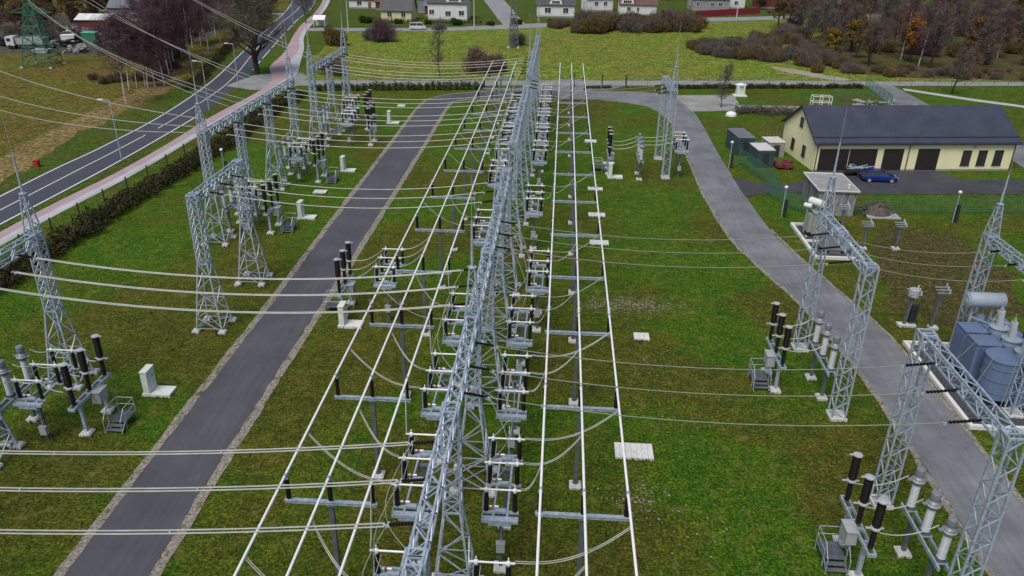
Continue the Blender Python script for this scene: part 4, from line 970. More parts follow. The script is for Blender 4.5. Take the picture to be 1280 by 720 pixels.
# ------------------------------------------------------------------ buildings
def window(t, x, y, z, w, h, frame='white', face='front', cols=1, lab=None):
    """framed window; local wall plane at y (front, facing -y) or at x (left side, facing -x)"""
    d = -1
    f = MB(); p = MB(); fw = .09
    if face == 'front':
        f.box((x, y - .03, z + h / 2 + fw / 2), (w + fw * 2, .1, fw)); f.box((x, y - .05, z - h / 2 - fw / 2), (w + fw * 3, .16, fw))
        for s in (-1, 1): f.box((x + s * (w / 2 + fw / 2), y - .03, z), (fw, .1, h))
        for k in range(1, cols): f.box((x - w / 2 + w * k / cols, y - .03, z), (.07, .08, h))
        p.box((x, y - .01, z), (w, .05, h))
    else:
        f.box((x - .03, y, z + h / 2 + fw / 2), (.1, w + fw * 2, fw)); f.box((x - .05, y, z - h / 2 - fw / 2), (.16, w + fw * 3, fw))
        for s in (-1, 1): f.box((x - .03, y + s * (w / 2 + fw / 2), z), (.1, fw, h))
        p.box((x - .01, y, z), (.05, w, h))
    o = f.build('window', frame, t); p.build('pane', 'glass', o); return o
BA = math.atan2(3.3, 26.5)
t = empty('garage_building', (33.4, 101.5, 0), 'long cream garage building with blue grey metal roof and four dark shutters', 'building', rz=BA)
W_, D_, H_, RH = 26.8, 11.2, 3.95, 3.3
wl, rf = gable('x', W_, D_, H_, RH, .42, .14)
sh = lambda mb: [(x + W_ / 2, y + D_ / 2, z) for x, y, z in mb.v]
wl.v = sh(wl); rf.v = sh(rf); wl.build('wall', 'cream', t); ro = rf.build('roof', 'roof_blue', t)
mb = MB(); k_ = RH / (D_ / 2)
for y0 in (.35,): mb.bar((-.4, y0, H_ + y0 * k_ + .24), (W_ + .4, y0, H_ + y0 * k_ + .24), .05, .14)
mb.bar((-.42, -.48, H_ - .30), (W_ + .42, -.48, H_ - .30), .12); mb.build('gutter', 'trim_d', ro)
mb = MB(); mb.bar((-.45, -.42, H_ - .2), (-.45, D_ / 2, H_ + RH + .08), .06, .2); mb.bar((-.45, D_ + .42, H_ - .2), (-.45, D_ / 2, H_ + RH + .08), .06, .2); mb.build('verge_board', 'trim_d', ro)
MB().box((W_ / 2, -.02, .12), (W_, .06, .24)).build('plinth', 'greywall', t)
for x0, x1 in ((.61, 4.3), (4.62, 8.1), (9.2, 11.65), (13.8, 16.5)):
    f = MB(); f.box(((x0 + x1) / 2, -.03, 2.92), (x1 - x0 + .2, .1, .1))
    for x in (x0 - .05, x1 + .05): f.box((x, -.03, 1.45), (.1, .1, 2.85))
    f = f.build('door_frame', 'trim_d', t); s = MB(); z0 = .95 if 4.6 < x0 < 6 else .05
    s.box(((x0 + x1) / 2, -.01, (2.86 + z0) / 2), (x1 - x0, .05, 2.86 - z0))
    for k in range(int((2.86 - z0) / .24)): s.box(((x0 + x1) / 2, -.045, z0 + .12 + k * .24), (x1 - x0, .03, .19))
    s.build('shutter', 'doorbrown', f)
    if z0 > .5: MB().box(((x0 + x1) / 2, -.01, .5), (x1 - x0, .04, .86)).build('opening', 'black', f)  # black panel, its colour stands in for the shade under the raised shutter
for x in (20.4, 22.55, 24.75): window(t, x, 0, 1.7, 1.0, 1.9, 'doorbrown', cols=2)
for y, z in ((3.6, 1.7), (7.4, 1.7), (5.6, 5.1)): window(t, 0, y, z, .8, 1.3 if z < 4 else 1.1, 'doorbrown', 'left')
mb = MB()
for x in (.12, 12.4, W_ - .12): mb.tube((x, -.12, .1), (x, -.12, H_ - .35), .06, n=6); mb.tube((x, -.12, H_ - .35), (x, -.48, H_ - .34), .05, n=6)
mb.build('downpipe', 'trim_d', t)
MB().box((21.2, -.1, 3.25), (.35, .22, .2)).build('wall_lamp', 'grey', t)

def house(x, y, w, d, h, rh, wall, roof, lab, rz=0, wins=(), chim=0, dormer=None, door=None, wf='white'):
    t = empty('house', (x, y, 0), lab, 'house', 'village houses along the far street', rz)
    wl, rf = gable('x', w, d, h, rh, .4, .15); wl.build('wall', wall, t); r = rf.build('roof', roof, t)
    MB().box((0, -d / 2 - .03, .25), (w, .06, .5)).build('plinth', 'greywall', t)
    for wx, wz, ww, wh in wins: window(t, wx, -d / 2, wz, ww, wh, 'doorbrown' if wf == 'dark' else 'white', cols=2)
    window(t, -w / 2, 0, h * .55, 1.0, 1.2, 'white', 'left')
    if chim: m = MB(); m.box((chim, .3, h + rh + .2), (.7, .6, 1.8)); m.box((chim, .3, h + rh + 1.12), (.8, .7, .1)); m.build('chimney', 'brick', r)
    if dormer:
        dx, dw, dh = dormer; g = MB(); hw = dw / 2; y0 = -d / 2 - .06; z0 = h; k = dw * .42
        vs = [(dx - hw, y0, z0), (dx + hw, y0, z0), (dx + hw, y0, z0 + dh), (dx, y0, z0 + dh + k), (dx - hw, y0, z0 + dh)]; vs += [(a, 0, c) for a, b, c in vs]
        g.add(vs, [(0, 1, 2, 3, 4), (0, 5, 6, 1), (1, 6, 7, 2), (4, 9, 5, 0)]); g = g.build('dormer', wall, t)
        q = MB()
        for s in (-1, 1): q.add([(dx, y0 - .25, z0 + dh + k + .02), (dx + s * (hw + .25), y0 - .25, z0 + dh - .12), (dx + s * (hw + .25), .2, z0 + dh - .12), (dx, .2, z0 + dh + k + .02), (dx, y0 - .25, z0 + dh + k + .14), (dx + s * (hw + .25), y0 - .25, z0 + dh), (dx + s * (hw + .25), .2, z0 + dh), (dx, .2, z0 + dh + k + .14)], [(0, 1, 2, 3), (4, 5, 6, 7), (0, 1, 5, 4), (1, 2, 6, 5)])
        q.build('dormer_roof', roof, g); window(g, dx, y0, z0 + dh * .55, dw * .6, dh * .75, 'white', cols=4)
    if door is not None: MB().box((door, -d / 2 - .03, 1.1), (1.0, .08, 2.1)).build('door', 'brick', t)
    return t
house(-50.0, 249.0, 9.2, 8, 3.4, 5.6, 'yellowwall', 'roof_dark', 'small pale yellow house with dark steep roof at the top', 0, ((-2.0, 2.0, 1.3, 1.4), (2.2, 2.0, 1.3, 1.4)), 2)
house(-35.2, 254.5, 12.0, 9, 5.2, 4.2, 'whitewall', 'roof_dark', 'white two storey house with a gabled dormer over its door side', 0, ((-4.8, 2.4, 1.4, 1.3), (.2, 2.0, 1.6, 1.4), (4.3, 2.2, 1.5, 1.4)), -3, dormer=(2.0, 4.6, 1.9))
house(-43.4, 272, 8, 8, 4.6, 2.0, 'bluewall', 'roof_white', 'blue grey shed roofed house between the yellow and white houses', 0, ((1.5, 2, 1.2, 1.2),))
house(-41.6, 262, 4.2, 5, 3.2, 1.2, 'redwall', 'roof_grey', 'small dark red outbuilding left of the white house', 0, ())
house(-68, 280, 9, 7, 3.0, 2.2, 'whitewall', 'roof_brown', 'low house with brown roof left of the yellow house', .05, ((-1, 1.8, 1.5, 1.2),), door=2.5)
house(-57.5, 276, 10, 6, 2.8, 2.0, 'redwall', 'roof_brown', 'long maroon roofed barn behind the yellow house', 0, ())
house(-2.4, 268.5, 12, 9, 3.9, 4.6, 'whitewall', 'roof_dark', 'white house with dark roof right of the village side street', 0, ((-2.5, 2.1, 1.9, 1.5), (3.2, 2.1, 1.6, 1.5)), 1, dormer=(0, 4.0, 1.2))
house(11.5, 287, 9, 8, 4.2, 2.6, 'whitewall', 'roof_grey', 'small white house with two windows behind the long shrub bank', .25, ((-1.4, 2.6, 1.2, 1.2), (1.8, 2.6, 1.2, 1.2)))
house(24.5, 278, 12, 9, 3.6, 4.4, 'whitewall', 'roof_brown', 'white walled house with brown roof above the long shrub bank', 0, ((-3, 2, 1.2, 1.2), (0, 2, .8, 1.2)), 2, dormer=(-3.6, 4.2, 1.2))
house(51, 297, 13, 8, 4.0, 2.4, 'greywall', 'roof_grey', 'grey house with sheet roof behind the red fence', .1, ((-4.6, 2.2, 1, 1.3), (.5, 2.1, 1.2, 1.2), (3.2, 2.1, 1.2, 1.2)), 1)
house(61.5, 305, 6, 7, 7.0, 2.0, 'whitewall', 'roof_grey', 'tall narrow pale house beside the grey house', .1, ((-1.2, 4.8, 1, 1.3), (1.2, 4.8, 1, 1.3), (0, 2, 1.5, 1.2)))
house(80, 310, 19, 10, 6.2, 3.4, 'redwall', 'roof_brown', 'large dark red house right of the red fence', .1, ((-6, 4.4, 1.2, 1.5), (-2, 4.4, 1.2, 1.5), (4, 4.4, 1.2, 1.5)), 3)
house(105, 322, 16, 9, 5.2, 3.0, 'bluewall', 'roof_grey', 'pale green grey house behind the bare trees at upper right', .1, ((-5, 3, 1.4, 1.4), (-1, 3, 1.4, 1.4), (4, 3, 1.4, 1.4)))
house(128, 330, 11, 9, 4.6, 3.0, 'whitewall', 'roof_grey', 'white house partly hidden at the end of the far street', .1, ((-3, 2.4, 1.4, 1.4), (2, 2.4, 1.4, 1.4)))
house(-123.6, 211.5, 8, 6.5, 3.2, 1.0, 'redwall', 'roof_white', 'dark red hut with bright white roof in the truck yard', .1, (), door=2.6)
house(-127, 241, 15, 8, 3.2, 2.6, 'bluewall', 'roof_grey', 'long blue grey barn at the top left', .05, ((-3, 1.8, 1.2, 1),), door=3)
house(-124, 258, 12, 9, 4, 4.4, 'bluewall', 'roof_dark', 'steep roofed dark barn behind the long blue grey barn', -.1, ())
house(-105, 240, 7, 5, 2.8, 1.0, 'greywall', 'roof_grey', 'small grey garage among the birches at the top left', 0, (), door=0)
t = empty('board_fence', (0, 0, 0), 'long dark red board fence in front of the grey house', 'fence')
mb = MB()
for k in range(88): mb.box((43.5 + k * .27, 273.0 + k * .158, 1.0), (.29, .06, 2.0), .53)
mb.build('boards', 'redfence', t); mb = MB(); mb.bar((43.5, 273.1, .4), (67.2, 287.0, .4), .1); mb.build('rail', 'grey', t)
t = empty('garden_shelter', (-69.0, 230.5, 0), 'small white open shelter beside the cycle path corner', 'shelter')
wl, rf = gable('x', 3.0, 2.6, 2.0, .9, .25, .1); rf.build('roof', 'white', t)
for i in (-1, 1):
    for j in (-1, 1): MB().bar((i * 1.6, j * 1.2, 0), (i * 1.6, j * 1.2, 2.0), .14).build('post', 'white', t)
MB().box((0, 1.1, 1), (3.2, .08, 1.9)).build('back_panel', 'whitewall', t)

# ------------------------------------------------------------------ vehicles
def car(x, y, rz, paint, lab, L=4.4, Wd=1.75, Hh=1.42, kind='sedan', name='parked_car', cat='car'):
    t = empty(name, (x, y, 0), lab, cat, 'parked cars and vans', rz)
    hl = L / 2; hw = Wd / 2
    # section list: x, half width, bottom, belt
    S = [(-hl, .72, .42, .72), (-hl + .12, .90, .30, .88), (-hl + .7, 1, .24, .93), (-.3, 1, .22, .92), (.9, 1, .22, .90), (hl - .6, .98, .25, .78), (hl - .1, .88, .32, .66), (hl, .70, .42, .58)]
    if kind == 'van': S = [(-hl, .9, .4, 1.1), (-hl + .08, 1, .3, 1.2), (0, 1, .25, 1.2), (hl - .8, 1, .25, 1.15), (hl - .1, .95, .3, .95), (hl, .8, .4, .8)]
    b = MB(); vs = []; n = 8
    for sx, w, zb, zt in S:
        w *= hw
        vs += [(sx, -w * .92, zb), (sx, -w, zb + .15), (sx, -w, zt - .15), (sx, -w * .93, zt), (sx, w * .93, zt), (sx, w, zt - .15), (sx, w, zb + .15), (sx, w * .92, zb)]
    fs = [(k * n + i, (k + 1) * n + i, (k + 1) * n + (i + 1) % n, k * n + (i + 1) % n) for k in range(len(S) - 1) for i in range(n)]
    fs += [tuple(range(n)), tuple(range(len(S) * n - 1, (len(S) - 1) * n - 1, -1))]
    b.add(vs, fs)
    if kind == 'van': T = [(-hl + .05, -hl + .12), (hl - 1.1, hl - .5)]; rz0, belt = Hh, 1.15
    elif kind == 'wagon': T = [(-hl + .15, -hl + .5), (.45, 1.15)]; rz0, belt = Hh, .90
    else: T = [(-1.6, -1.0), (.35, 1.1)]; rz0, belt = Hh, .90
    (xb0, xb1), (xf1, xf0) = T; a = hw * .93; c = hw * .72
    cab = [(xb0, -a, belt - .02), (xf0, -a, belt - .02), (xf0, a, belt - .02), (xb0, a, belt - .02), (xb1, -c, rz0), (xf1, -c, rz0), (xf1, c, rz0), (xb1, c, rz0)]
    bo = b.build('body', paint, t)
    MB().add([(x_, y_, z_) for x_, y_, z_ in cab], [(0, 1, 5, 4), (1, 2, 6, 5), (2, 3, 7, 6), (3, 0, 4, 7)]).build('windows', 'glass', t)
    r = MB(); r.box(((xb1 + xf1) / 2, 0, rz0 + .02), (xf1 - xb1 + .06, c * 2 + .06, .05))
    for s in (-1, 1):
        for p, q in ((cab[0], cab[4]), (cab[1], cab[5])): r.bar((p[0], s * abs(p[1]), p[2]), (q[0], s * abs(q[1]), q[2]), .07)
        r.bar((-.3, s * a, belt), (-.3, s * c, rz0), .07)
    r.build('roof', paint, t)
    for ix in (-hl + .8, hl - .85):
        for s in (-1, 1):
            w = MB(); w.lathe([(.25, -.1), (.32, -.08), (.32, .08), (.25, .1)], (ix, s * (hw - .06), .32), 16, (0, 1, 0)); w = w.build('wheel', 'tyre', t)
            MB().lathe([(.2, -.02), (.2, .03)], (ix, s * (hw + .035), .32), 10, (0, 1, 0)).build('rim', 'steel', w)
    for s in (-1, 1):
        MB().box((hl - .06, s * hw * .62, .62), (.1, .34, .13)).build('headlight', 'cap', t); MB().box((-hl + .06, s * hw * .7, .78), (.08, .26, .16)).build('tail_light', 'red', t)
    return t
car(40.6, 98.1, R(-1), 'carblue', 'blue estate car parked in front of the cream garage building', kind='wagon')
t = empty('trailer', (38.7, 100.3, 0), 'dark trailer loaded with grey frames behind the blue car', 'trailer', rz=.05)
MB().box((0, 0, .75), (3.4, 1.4, .3)).build('bed', 'black', t)
mb = MB(); rr = random.Random(9)
for k in range(14): mb.tube((rr.uniform(-1.5, 1.5), rr.uniform(-.6, .6), .9), (rr.uniform(-1.5, 2.2), rr.uniform(-.6, .6), rr.uniform(1, 1.6)), .05)
mb.build('load', 'steel', t)
for s in (-1, 1): MB().lathe([(.3, -.09), (.33, 0), (.3, .09)], (0, s * .75, .33), 14, (0, 1, 0)).build('wheel', 'tyre', t)
car(-40.5, 227.5, R(12), 'carwhite', 'white van parked on the far street near the yellow house', 4.6, 1.9, 1.9, 'van', 'parked_van', 'van')
car(-34.8, 229, R(190), 'cardark', 'dark car behind the white van on the far street')
car(-119.5, 217.5, R(200), 'carwhite', 'white car in the yard right of the red hut')
car(-111.5, 218.5, R(5), 'carwhite', 'white car among the birch trunks at the top left', 4.4, 1.8, 1.4, 'wagon')
car(-120.3, 229, R(3), 'grey', 'grey camper van in front of the blue grey barn', 6.2, 2.1, 2.5, 'van', 'camper_van', 'van')
car(-126, 203, R(95), 'cardark', 'dark car on the yard below the red hut', 4.4, 1.8, 1.4, 'wagon')
t = empty('dump_truck', (-123.5, 180.5, 0), 'white cab truck with a long grey tipper body at the left edge of the yard', 'truck', rz=R(184))
MB().box((.0, 0, .85), (8.5, 1.0, .3)).build('chassis', 'black', t)
mb = MB(); mb.add([(-4.4, -1.2, 1.1), (1.6, -1.2, 1.1), (1.6, 1.2, 1.1), (-4.4, 1.2, 1.1), (-4.6, -1.3, 2.6), (1.8, -1.3, 2.6), (1.8, 1.3, 2.6), (-4.6, 1.3, 2.6)], [(0, 1, 5, 4), (1, 2, 6, 5), (2, 3, 7, 6), (3, 0, 4, 7), (3, 2, 1, 0)])
for k in range(8): mb.box((-4.1 + k * .78, -1.3, 1.85), (.1, .1, 1.4))
mb.build('tipper_body', 'grey', t)
c_ = MB(); c_.box((3.2, 0, 1.75), (1.9, 2.3, 1.9)); c_.box((3.1, 0, 2.75), (1.5, 2.1, .15)); c_ = c_.build('cab', 'carwhite', t)
mb = MB(); mb.box((4.16, 0, 2.1), (.04, 2.0, .8)); mb.box((3.4, -1.16, 2.1), (.9, .04, .7)); mb.box((3.4, 1.16, 2.1), (.9, .04, .7)); mb.build('windows', 'glass', c_)
for ix in (3.3, -1.6, -3.0):
    for s in (-1, 1): w = MB().lathe([(.4, -.16), (.5, -.12), (.5, .12), (.4, .16)], (ix, s * 1.05, .5), 16, (0, 1, 0)).build('wheel', 'tyre', t)
t = empty('site_cabin', (-113.5, 190, 0), 'small bright green topped cabin beside the pylon', 'cabin', rz=.1)
MB().box((0, 0, 1.3), (3.2, 2.4, 2.6)).build('body', 'steel_g', t); MB().box((0, 0, 2.66), (3.4, 2.6, .12)).build('roof', worn('mint roof', (.10, .42, .28), .1), t)
t = empty('excavator', (-108, 196, 0), 'dark tracked excavator with pale cab roof beside the green cabin', 'excavator', rz=.4)
MB().box((0, -.9, .45), (3.2, .5, .8)).box((0, .9, .45), (3.2, .5, .8)).build('track', 'black', t); MB().box((-.3, 0, 1.5), (2.6, 2.2, 1.1)).build('body', 'cardark', t)
MB().box((.5, -.5, 2.5), (1.2, 1.0, 1.3)).build('cab', 'glass', t); MB().box((.5, -.5, 3.2), (1.3, 1.1, .12)).build('cab_roof', 'white', t)
MB().bar((1.0, .3, 1.6), (3.2, .3, 3.6), .35).bar((3.2, .3, 3.6), (4.8, .3, 1.2), .3).box((4.9, .3, .9), (.7, .9, .7)).build('boom', 'lf_yellow', t)
YG = 'dark scrap vehicles and bins in the yard'
for i in range(9):
    x, y = [(-131, 188), (-126, 193), (-119, 197), (-113, 202), (-105, 186), (-100, 180), (-97, 188), (-134, 199), (-110, 178)][i]
    if i % 3 == 0: car(x, y, i * .7, ['cardark', 'grey', 'cardark'][i // 3], '%s parked in the dark scrap yard behind the pylon' % ['black van', 'grey van', 'dark van'][i // 3], 5, 1.9, 2.1, 'van', 'parked_van', 'van')
    else:
        t = empty('scrap_heap', (x, y, 0), 'dark heap of scrap metal in the yard behind the pylon', 'heap', YG, i)
        mb = MB(); q = random.Random(i)
        for k in range(40): mb.box((q.gauss(0, 1.3), q.gauss(0, 1.1), q.uniform(.1, 1.3)), (q.uniform(.3, 2), q.uniform(.2, .8), q.uniform(.1, .6)), q.uniform(0, 3))
        mb.build('rubble', 'trim_d' if i % 2 else 'greywall', t)
for i, (x, y, w, d, h, m, lab) in enumerate(((-100, 200, 3.0, 2.4, 1.6, 'cardark', 'dark metal bin at the edge of the truck yard'), (-117, 175.5, 3.5, 2.2, .8, 'grey', 'low grey skip in front of the tipper truck'), (-118, 188, 3, 2.2, 2.2, 'white', 'small white box body behind the tipper truck'))):
    t = empty('skip', (x, y, 0), lab, 'skip', rz=.2 * i)
    mb = MB(); mb.add([(-w / 2 * .8, -d / 2, .1), (w / 2 * .8, -d / 2, .1), (w / 2 * .8, d / 2, .1), (-w / 2 * .8, d / 2, .1), (-w / 2, -d / 2, h), (w / 2, -d / 2, h), (w / 2, d / 2, h), (-w / 2, d / 2, h)], [(0, 1, 5, 4), (1, 2, 6, 5), (2, 3, 7, 6), (3, 0, 4, 7), (3, 2, 1, 0), (4, 5, 6, 7)]); mb.build('body', m, t)
    mb = MB(); mb.bar((-w / 2, -d / 2, h), (w / 2, -d / 2, h), .1); mb.bar((-w / 2, d / 2, h), (w / 2, d / 2, h), .1); mb.build('rim', m, t)
t = empty('branch_pile', (34.5, 134.6, 0), 'pile of cut bare branches at the edge of the concrete apron', 'branch pile')
mb = MB(); rr = random.Random(11)
for k in range(420):
    p = V(rr.uniform(-4.5, 4.5), rr.gauss(0, .9), rr.uniform(0, .9)); q = p + V(rr.uniform(-1.4, 1.4), rr.uniform(-1, 1), rr.uniform(-.3, .8)); q.z = max(q.z, .02); mb.bar(p, q, rr.uniform(.03, .1))
mb.build('branches', 'bark_m', t)
t = empty('rack_frame', (45.5, 140.5, 0), 'white tubular rack on pale slabs at the apron end', 'rack')
mb = MB()
for x in (-1.6, 0, 1.6):
    for y in (-.7, .7): mb.bar((x, y, 0), (x, y, 2.0), .09)
    for z in (1, 2.0): mb.bar((x, -.7, z), (x, .7, z), .08)
for y in (-.7, .7):
    for z in (1, 2.0): mb.bar((-1.6, y, z), (1.6, y, z), .08)
mb.build('frame', 'white', t); MB().box((1.0, -2.4, .15), (3.5, 2, .3)).build('slab', 'slab', t)
t = empty('material_pile', (56.5, 139.5, 0), 'jumbled dark pipes and slabs behind the cream building', 'material pile')
mb = MB()
for k in range(60): p = V(rr.uniform(-4, 4), rr.uniform(-5, 5), rr.uniform(0, .7)); mb.bar(p, p + V(rr.uniform(-2, 2), rr.uniform(-2, 2), rr.uniform(0, .3)), rr.uniform(.08, .3))
mb.build('debris', 'grey', t)
t = empty('transformer_kiosk', (33.2, 148.6, 0), 'small pale box kiosk with pyramid cap behind the concrete apron', 'kiosk')
MB().box((0, 0, .1), (2.4, 1.8, .2)).build('slab', 'slab', t); MB().box((0, 0, 1.1), (1.5, 1.2, 1.8)).build('body', 'cab', t); MB().lathe([(1.15, 2.0), (1.1, 2.08), (.2, 2.4)], (0, 0, 0), 4).build('roof', 'cab', t)
t = empty('buried_tank_lid', (28.6, 132.3, 0), 'small white dome on the grass before the branch pile', 'dome')
MB().lathe([(.9, 0), (.85, .35), (.6, .6), (.2, .7)], (0, 0, 0), 16).build('dome', 'white', t)

# ------------------------------------------------------------------ vegetation
def tri_cloud(mb, rr, c, r, n, L, w, mi=0, up=.3):
    for i in range(n):
        d = Vector((rr.gauss(0, 1), rr.gauss(0, 1), rr.gauss(0, 1))); d.normalize(); p = c + Vector((d.x * r[0], d.y * r[1], d.z * r[2])) * (rr.random() ** .45)
        if p.z < .05: p.z = .05 + rr.random() * .3
        q = Vector((rr.gauss(0, 1), rr.gauss(0, 1), rr.gauss(up, 1))).normalized(); s = q.cross(Vector((rr.gauss(0, 1), rr.gauss(0, 1), rr.gauss(0, 1)))).normalized()
        l = L * rr.uniform(.5, 1.3); ww = w * rr.uniform(.6, 1.4)
        mb.add([p - s * ww / 2, p + s * ww / 2, p + q * l + s * ww * .2, p + q * l - s * ww * .2], [(0, 1, 2, 3)], mi)
def tree_meshes(seed, h, spread, limbs, tw_n, tw_L, tw_w, trunk_r, bark, tw, leaf=None, leaf_n=0, leaf_s=.3, lean=.03, first=.3, droop=0.0, blob=.16):
    rr = random.Random(seed); tk = MB(); cr = MB()
    n = 7; pts = [Vector((0, 0, 0))]
    for k in range(1, n + 1): pts.append(pts[-1] + Vector((rr.gauss(lean, .03) * h / n * 2, rr.gauss(0, .04) * h / n * 2, h / n)))
    for k in range(n): tk.tube(pts[k], pts[k + 1], trunk_r * (1 - k / n * .85), trunk_r * (1 - (k + 1) / n * .85), 7, caps=False)
    def at(s): s = s * n; i = min(n - 1, int(s)); return pts[i].lerp(pts[i + 1], s - i)
    for i in range(limbs):
        s = first + (1 - first) * (i + rr.random() * .7) / limbs; s = min(s, .98)
        az = i * 2.4 + rr.uniform(-.4, .4); ln = spread * (1 - (s - first) / (1 - first) * .62) * rr.uniform(.7, 1.15)
        a = at(s); d = Vector((math.cos(az), math.sin(az), rr.uniform(.45, 1.0) - droop)); e = a + d.normalized() * ln
        r0 = trunk_r * (1 - s) * .6 + .03; mid = a.lerp(e, .5) + Vector((0, 0, -.08 * ln)); tk.tube(a, mid, r0, r0 * .6, 5, caps=False, mi=1); tk.tube(mid, e, r0 * .6, .02, 5, caps=False, mi=1)
        for j in range(5):
            t0 = rr.uniform(.3, .95); b = a.lerp(e, t0); dd = Vector((rr.gauss(0, .8), rr.gauss(0, .8), rr.uniform(.1, 1.0) - droop)).normalized(); f = b + dd * ln * rr.uniform(.3, .55); tk.bar(b, f, .045, mi=1); tk.bar(f, f + dd.lerp(Vector((rr.gauss(0, 1), rr.gauss(0, 1), .6)), .5) * ln * .25, .03, mi=1)
            R0 = max(.5, h * blob * rr.uniform(.5, 1.0)) * .68
            tri_cloud(cr, rr, f, (R0, R0, R0 * 1.1), int(tw_n / limbs / 5), tw_L, tw_w, 0, .3 - droop)
            if leaf and rr.random() < .8: tri_cloud(cr, rr, f, (R0, R0, R0 * .8), int(leaf_n / limbs / 4), leaf_s, leaf_s * .9, 1)
    return tk.mesh('trunk', [bark, 'bark_m' if bark == 'birch' else bark]), cr.mesh('crown', [tw] + ([leaf] if leaf else []))
def bush_mesh(seed, r, h, n, L, w, mats, leaf_s=.28):
    rr = random.Random(seed); mb = MB(); core = MB()
    k = 9
    for i in range(k):
        az = rr.uniform(0, 6.28); q = rr.random() ** .6 * r * .7; hh = h * rr.uniform(.55, 1.0)
        c = Vector((math.cos(az) * q, math.sin(az) * q, hh * .48)); R0 = (r * .48, r * .48, hh * .52)
        tri_cloud(mb, rr, c, R0, int(n / k), L, w, 0, .9)
        if len(mats) > 1: tri_cloud(mb, rr, c, R0, int(n / k), leaf_s, leaf_s * .9, 1)
        for j in range(5): mb.bar((rr.gauss(0, .2) * r, rr.gauss(0, .2) * r, 0), c + Vector((rr.gauss(0, .3) * r, rr.gauss(0, .3) * r, hh * .4)), .05)
    return mb.mesh('foliage', mats)
TR = {}
for s in range(3):
    TR['birch', s] = tree_meshes(10 + s, 13, 3.4, 14, 5200, .8, .034, .15, 'birch', 'tw_purple', lean=.05, first=.36, droop=.15)
    TR['grove', s] = tree_meshes(15 + s, 13, 3.6, 14, 3600, .9, .030, .13, 'birch', 'tw_purple', lean=.03, first=.2, droop=.1)
    TR['bare', s] = tree_meshes(20 + s, 9, 3.6, 14, 3000, .6, .035, .20, 'bark', 'tw_grey', first=.28)
    TR['rust', s] = tree_meshes(40 + s, 9, 3.6, 12, 1000, .6, .04, .20, 'bark', 'tw_grey', 'lf_rust', 2600, .26, first=.22)
TR['orange', 0] = tree_meshes(50, 8, 2.6, 12, 700, .6, .04, .17, 'bark', 'tw_grey', 'lf_orange', 4200, .26, first=.2)
TR['yellow', 0] = tree_meshes(51, 6, 2.2, 12, 500, .5, .04, .15, 'bark', 'tw_grey', 'lf_yellow', 3600, .26, first=.2)
TR['green', 0] = tree_meshes(52, 9, 3.0, 14, 300, .5, .04, .2, 'bark', 'lf_green', 'lf_green', 6500, .3, first=.12)
TR['olive', 0] = tree_meshes(53, 7, 3.0, 12, 1500, .5, .04, .17, 'bark_m', 'tw_olive', 'lf_rust', 900, .2, first=.2)
TR['oak', 0] = tree_meshes(54, 17, 8.5, 30, 14000, 1.1, .04, .62, 'bark', 'tw_grey', 'tw_olive', 2500, .22, first=.14, blob=.18)
TR['sapling', 0] = tree_meshes(55, 9.5, 2.6, 14, 1500, .6, .03, .11, 'bark', 'tw_grey', first=.15, blob=.11)
BU = {('grey', s): bush_mesh(60 + s, 2.6, 3.0, 4200, .7, .04, ['tw_grey']) for s in range(2)}
BU.update({('rust', s): bush_mesh(70 + s, 2.6, 3.2, 2800, .7, .04, ['tw_grey', 'lf_rust'], .2) for s in range(2)})
BU.update({('purple', s): bush_mesh(75 + s, 2.6, 3.2, 4200, .7, .035, ['tw_purple']) for s in range(1)})
BU.update({('olive', s): bush_mesh(80 + s, 2.4, 2.4, 3200, .6, .04, ['tw_olive', 'lf_rust'], .18) for s in range(2)})
BU['green', 0] = bush_mesh(90, 2.0, 2.2, 3000, .4, .04, ['lf_green', 'lf_green'], .25)
rv = random.Random(77)
def tree(kind, x, y, s, lab, group='bare autumn trees', rz=None, sz=1.0):
    v = rv.randrange(3) if (kind, 1) in TR else 0
    t = empty('birch_tree' if kind in ('birch', 'grove') else 'tree', (x, y, 0), lab, 'tree', group, rv.uniform(0, 6.28) if rz is None else rz); t.scale = (s, s, s * sz)
    part('trunk', TR[kind, v][0], t); part('crown', TR[kind, v][1], t); return t
def bush(kind, x, y, s, lab, group='shrubs', sz=1.0, sx=1.0):
    v = rv.randrange(2) if (kind, 1) in BU else 0
    o = bpy.data.objects.new('shrub', BU[kind, v]); col.objects.link(o); o.location = (x, y, 0); o.rotation_euler = (0, 0, rv.uniform(0, 6.28)); o.scale = (s * sx, s, s * sz)
    return tag(o, lab, 'shrub', group)
# birch grove by the highway
GBi = 'birches of the grove beside the highway'
for i, (x, y, s) in enumerate(((-72.6, 127.8, 1.05), (-78.2, 139.5, .95), (-77.6, 141.2, .8), (-76.4, 142, .75), (-75.6, 141.4, .78), (-74.7, 142.3, .75), (-73.7, 143.9, 1.0))):
    tree('birch', x, y, s, ['leaning birch with white trunk standing nearest at the field edge', 'birch at the left end of the white trunk row', 'second birch from the left in the white trunk row', 'third birch from the left in the white trunk row', 'middle birch of the white trunk row', 'birch right of the middle in the white trunk row', 'tall birch at the right end of the white trunk row'][i], GBi)
for i in range(36):
    y = rv.uniform(150, 235); x = -82 - (y - 150) * .44 + rv.random() * (6 + (y - 150) * .28)
    tree('grove', x, y, rv.uniform(.85, 1.2), 'purple brown birch crown inside the grove at the upper left', GBi)
for i in range(7): tree('birch', -84 - i * .9 + rv.uniform(-1, 1), 168 + i * 6.5, rv.uniform(.9, 1.15), 'white trunked birch on the highway side edge of the grove', GBi)
for i in range(26):
    bush('purple', -80 - i * .9 + rv.uniform(-2, 4), 151 + i * 2.6, rv.uniform(.6, 1.0), 'low purple brown scrub under the birch grove', 'undergrowth of the birch grove')
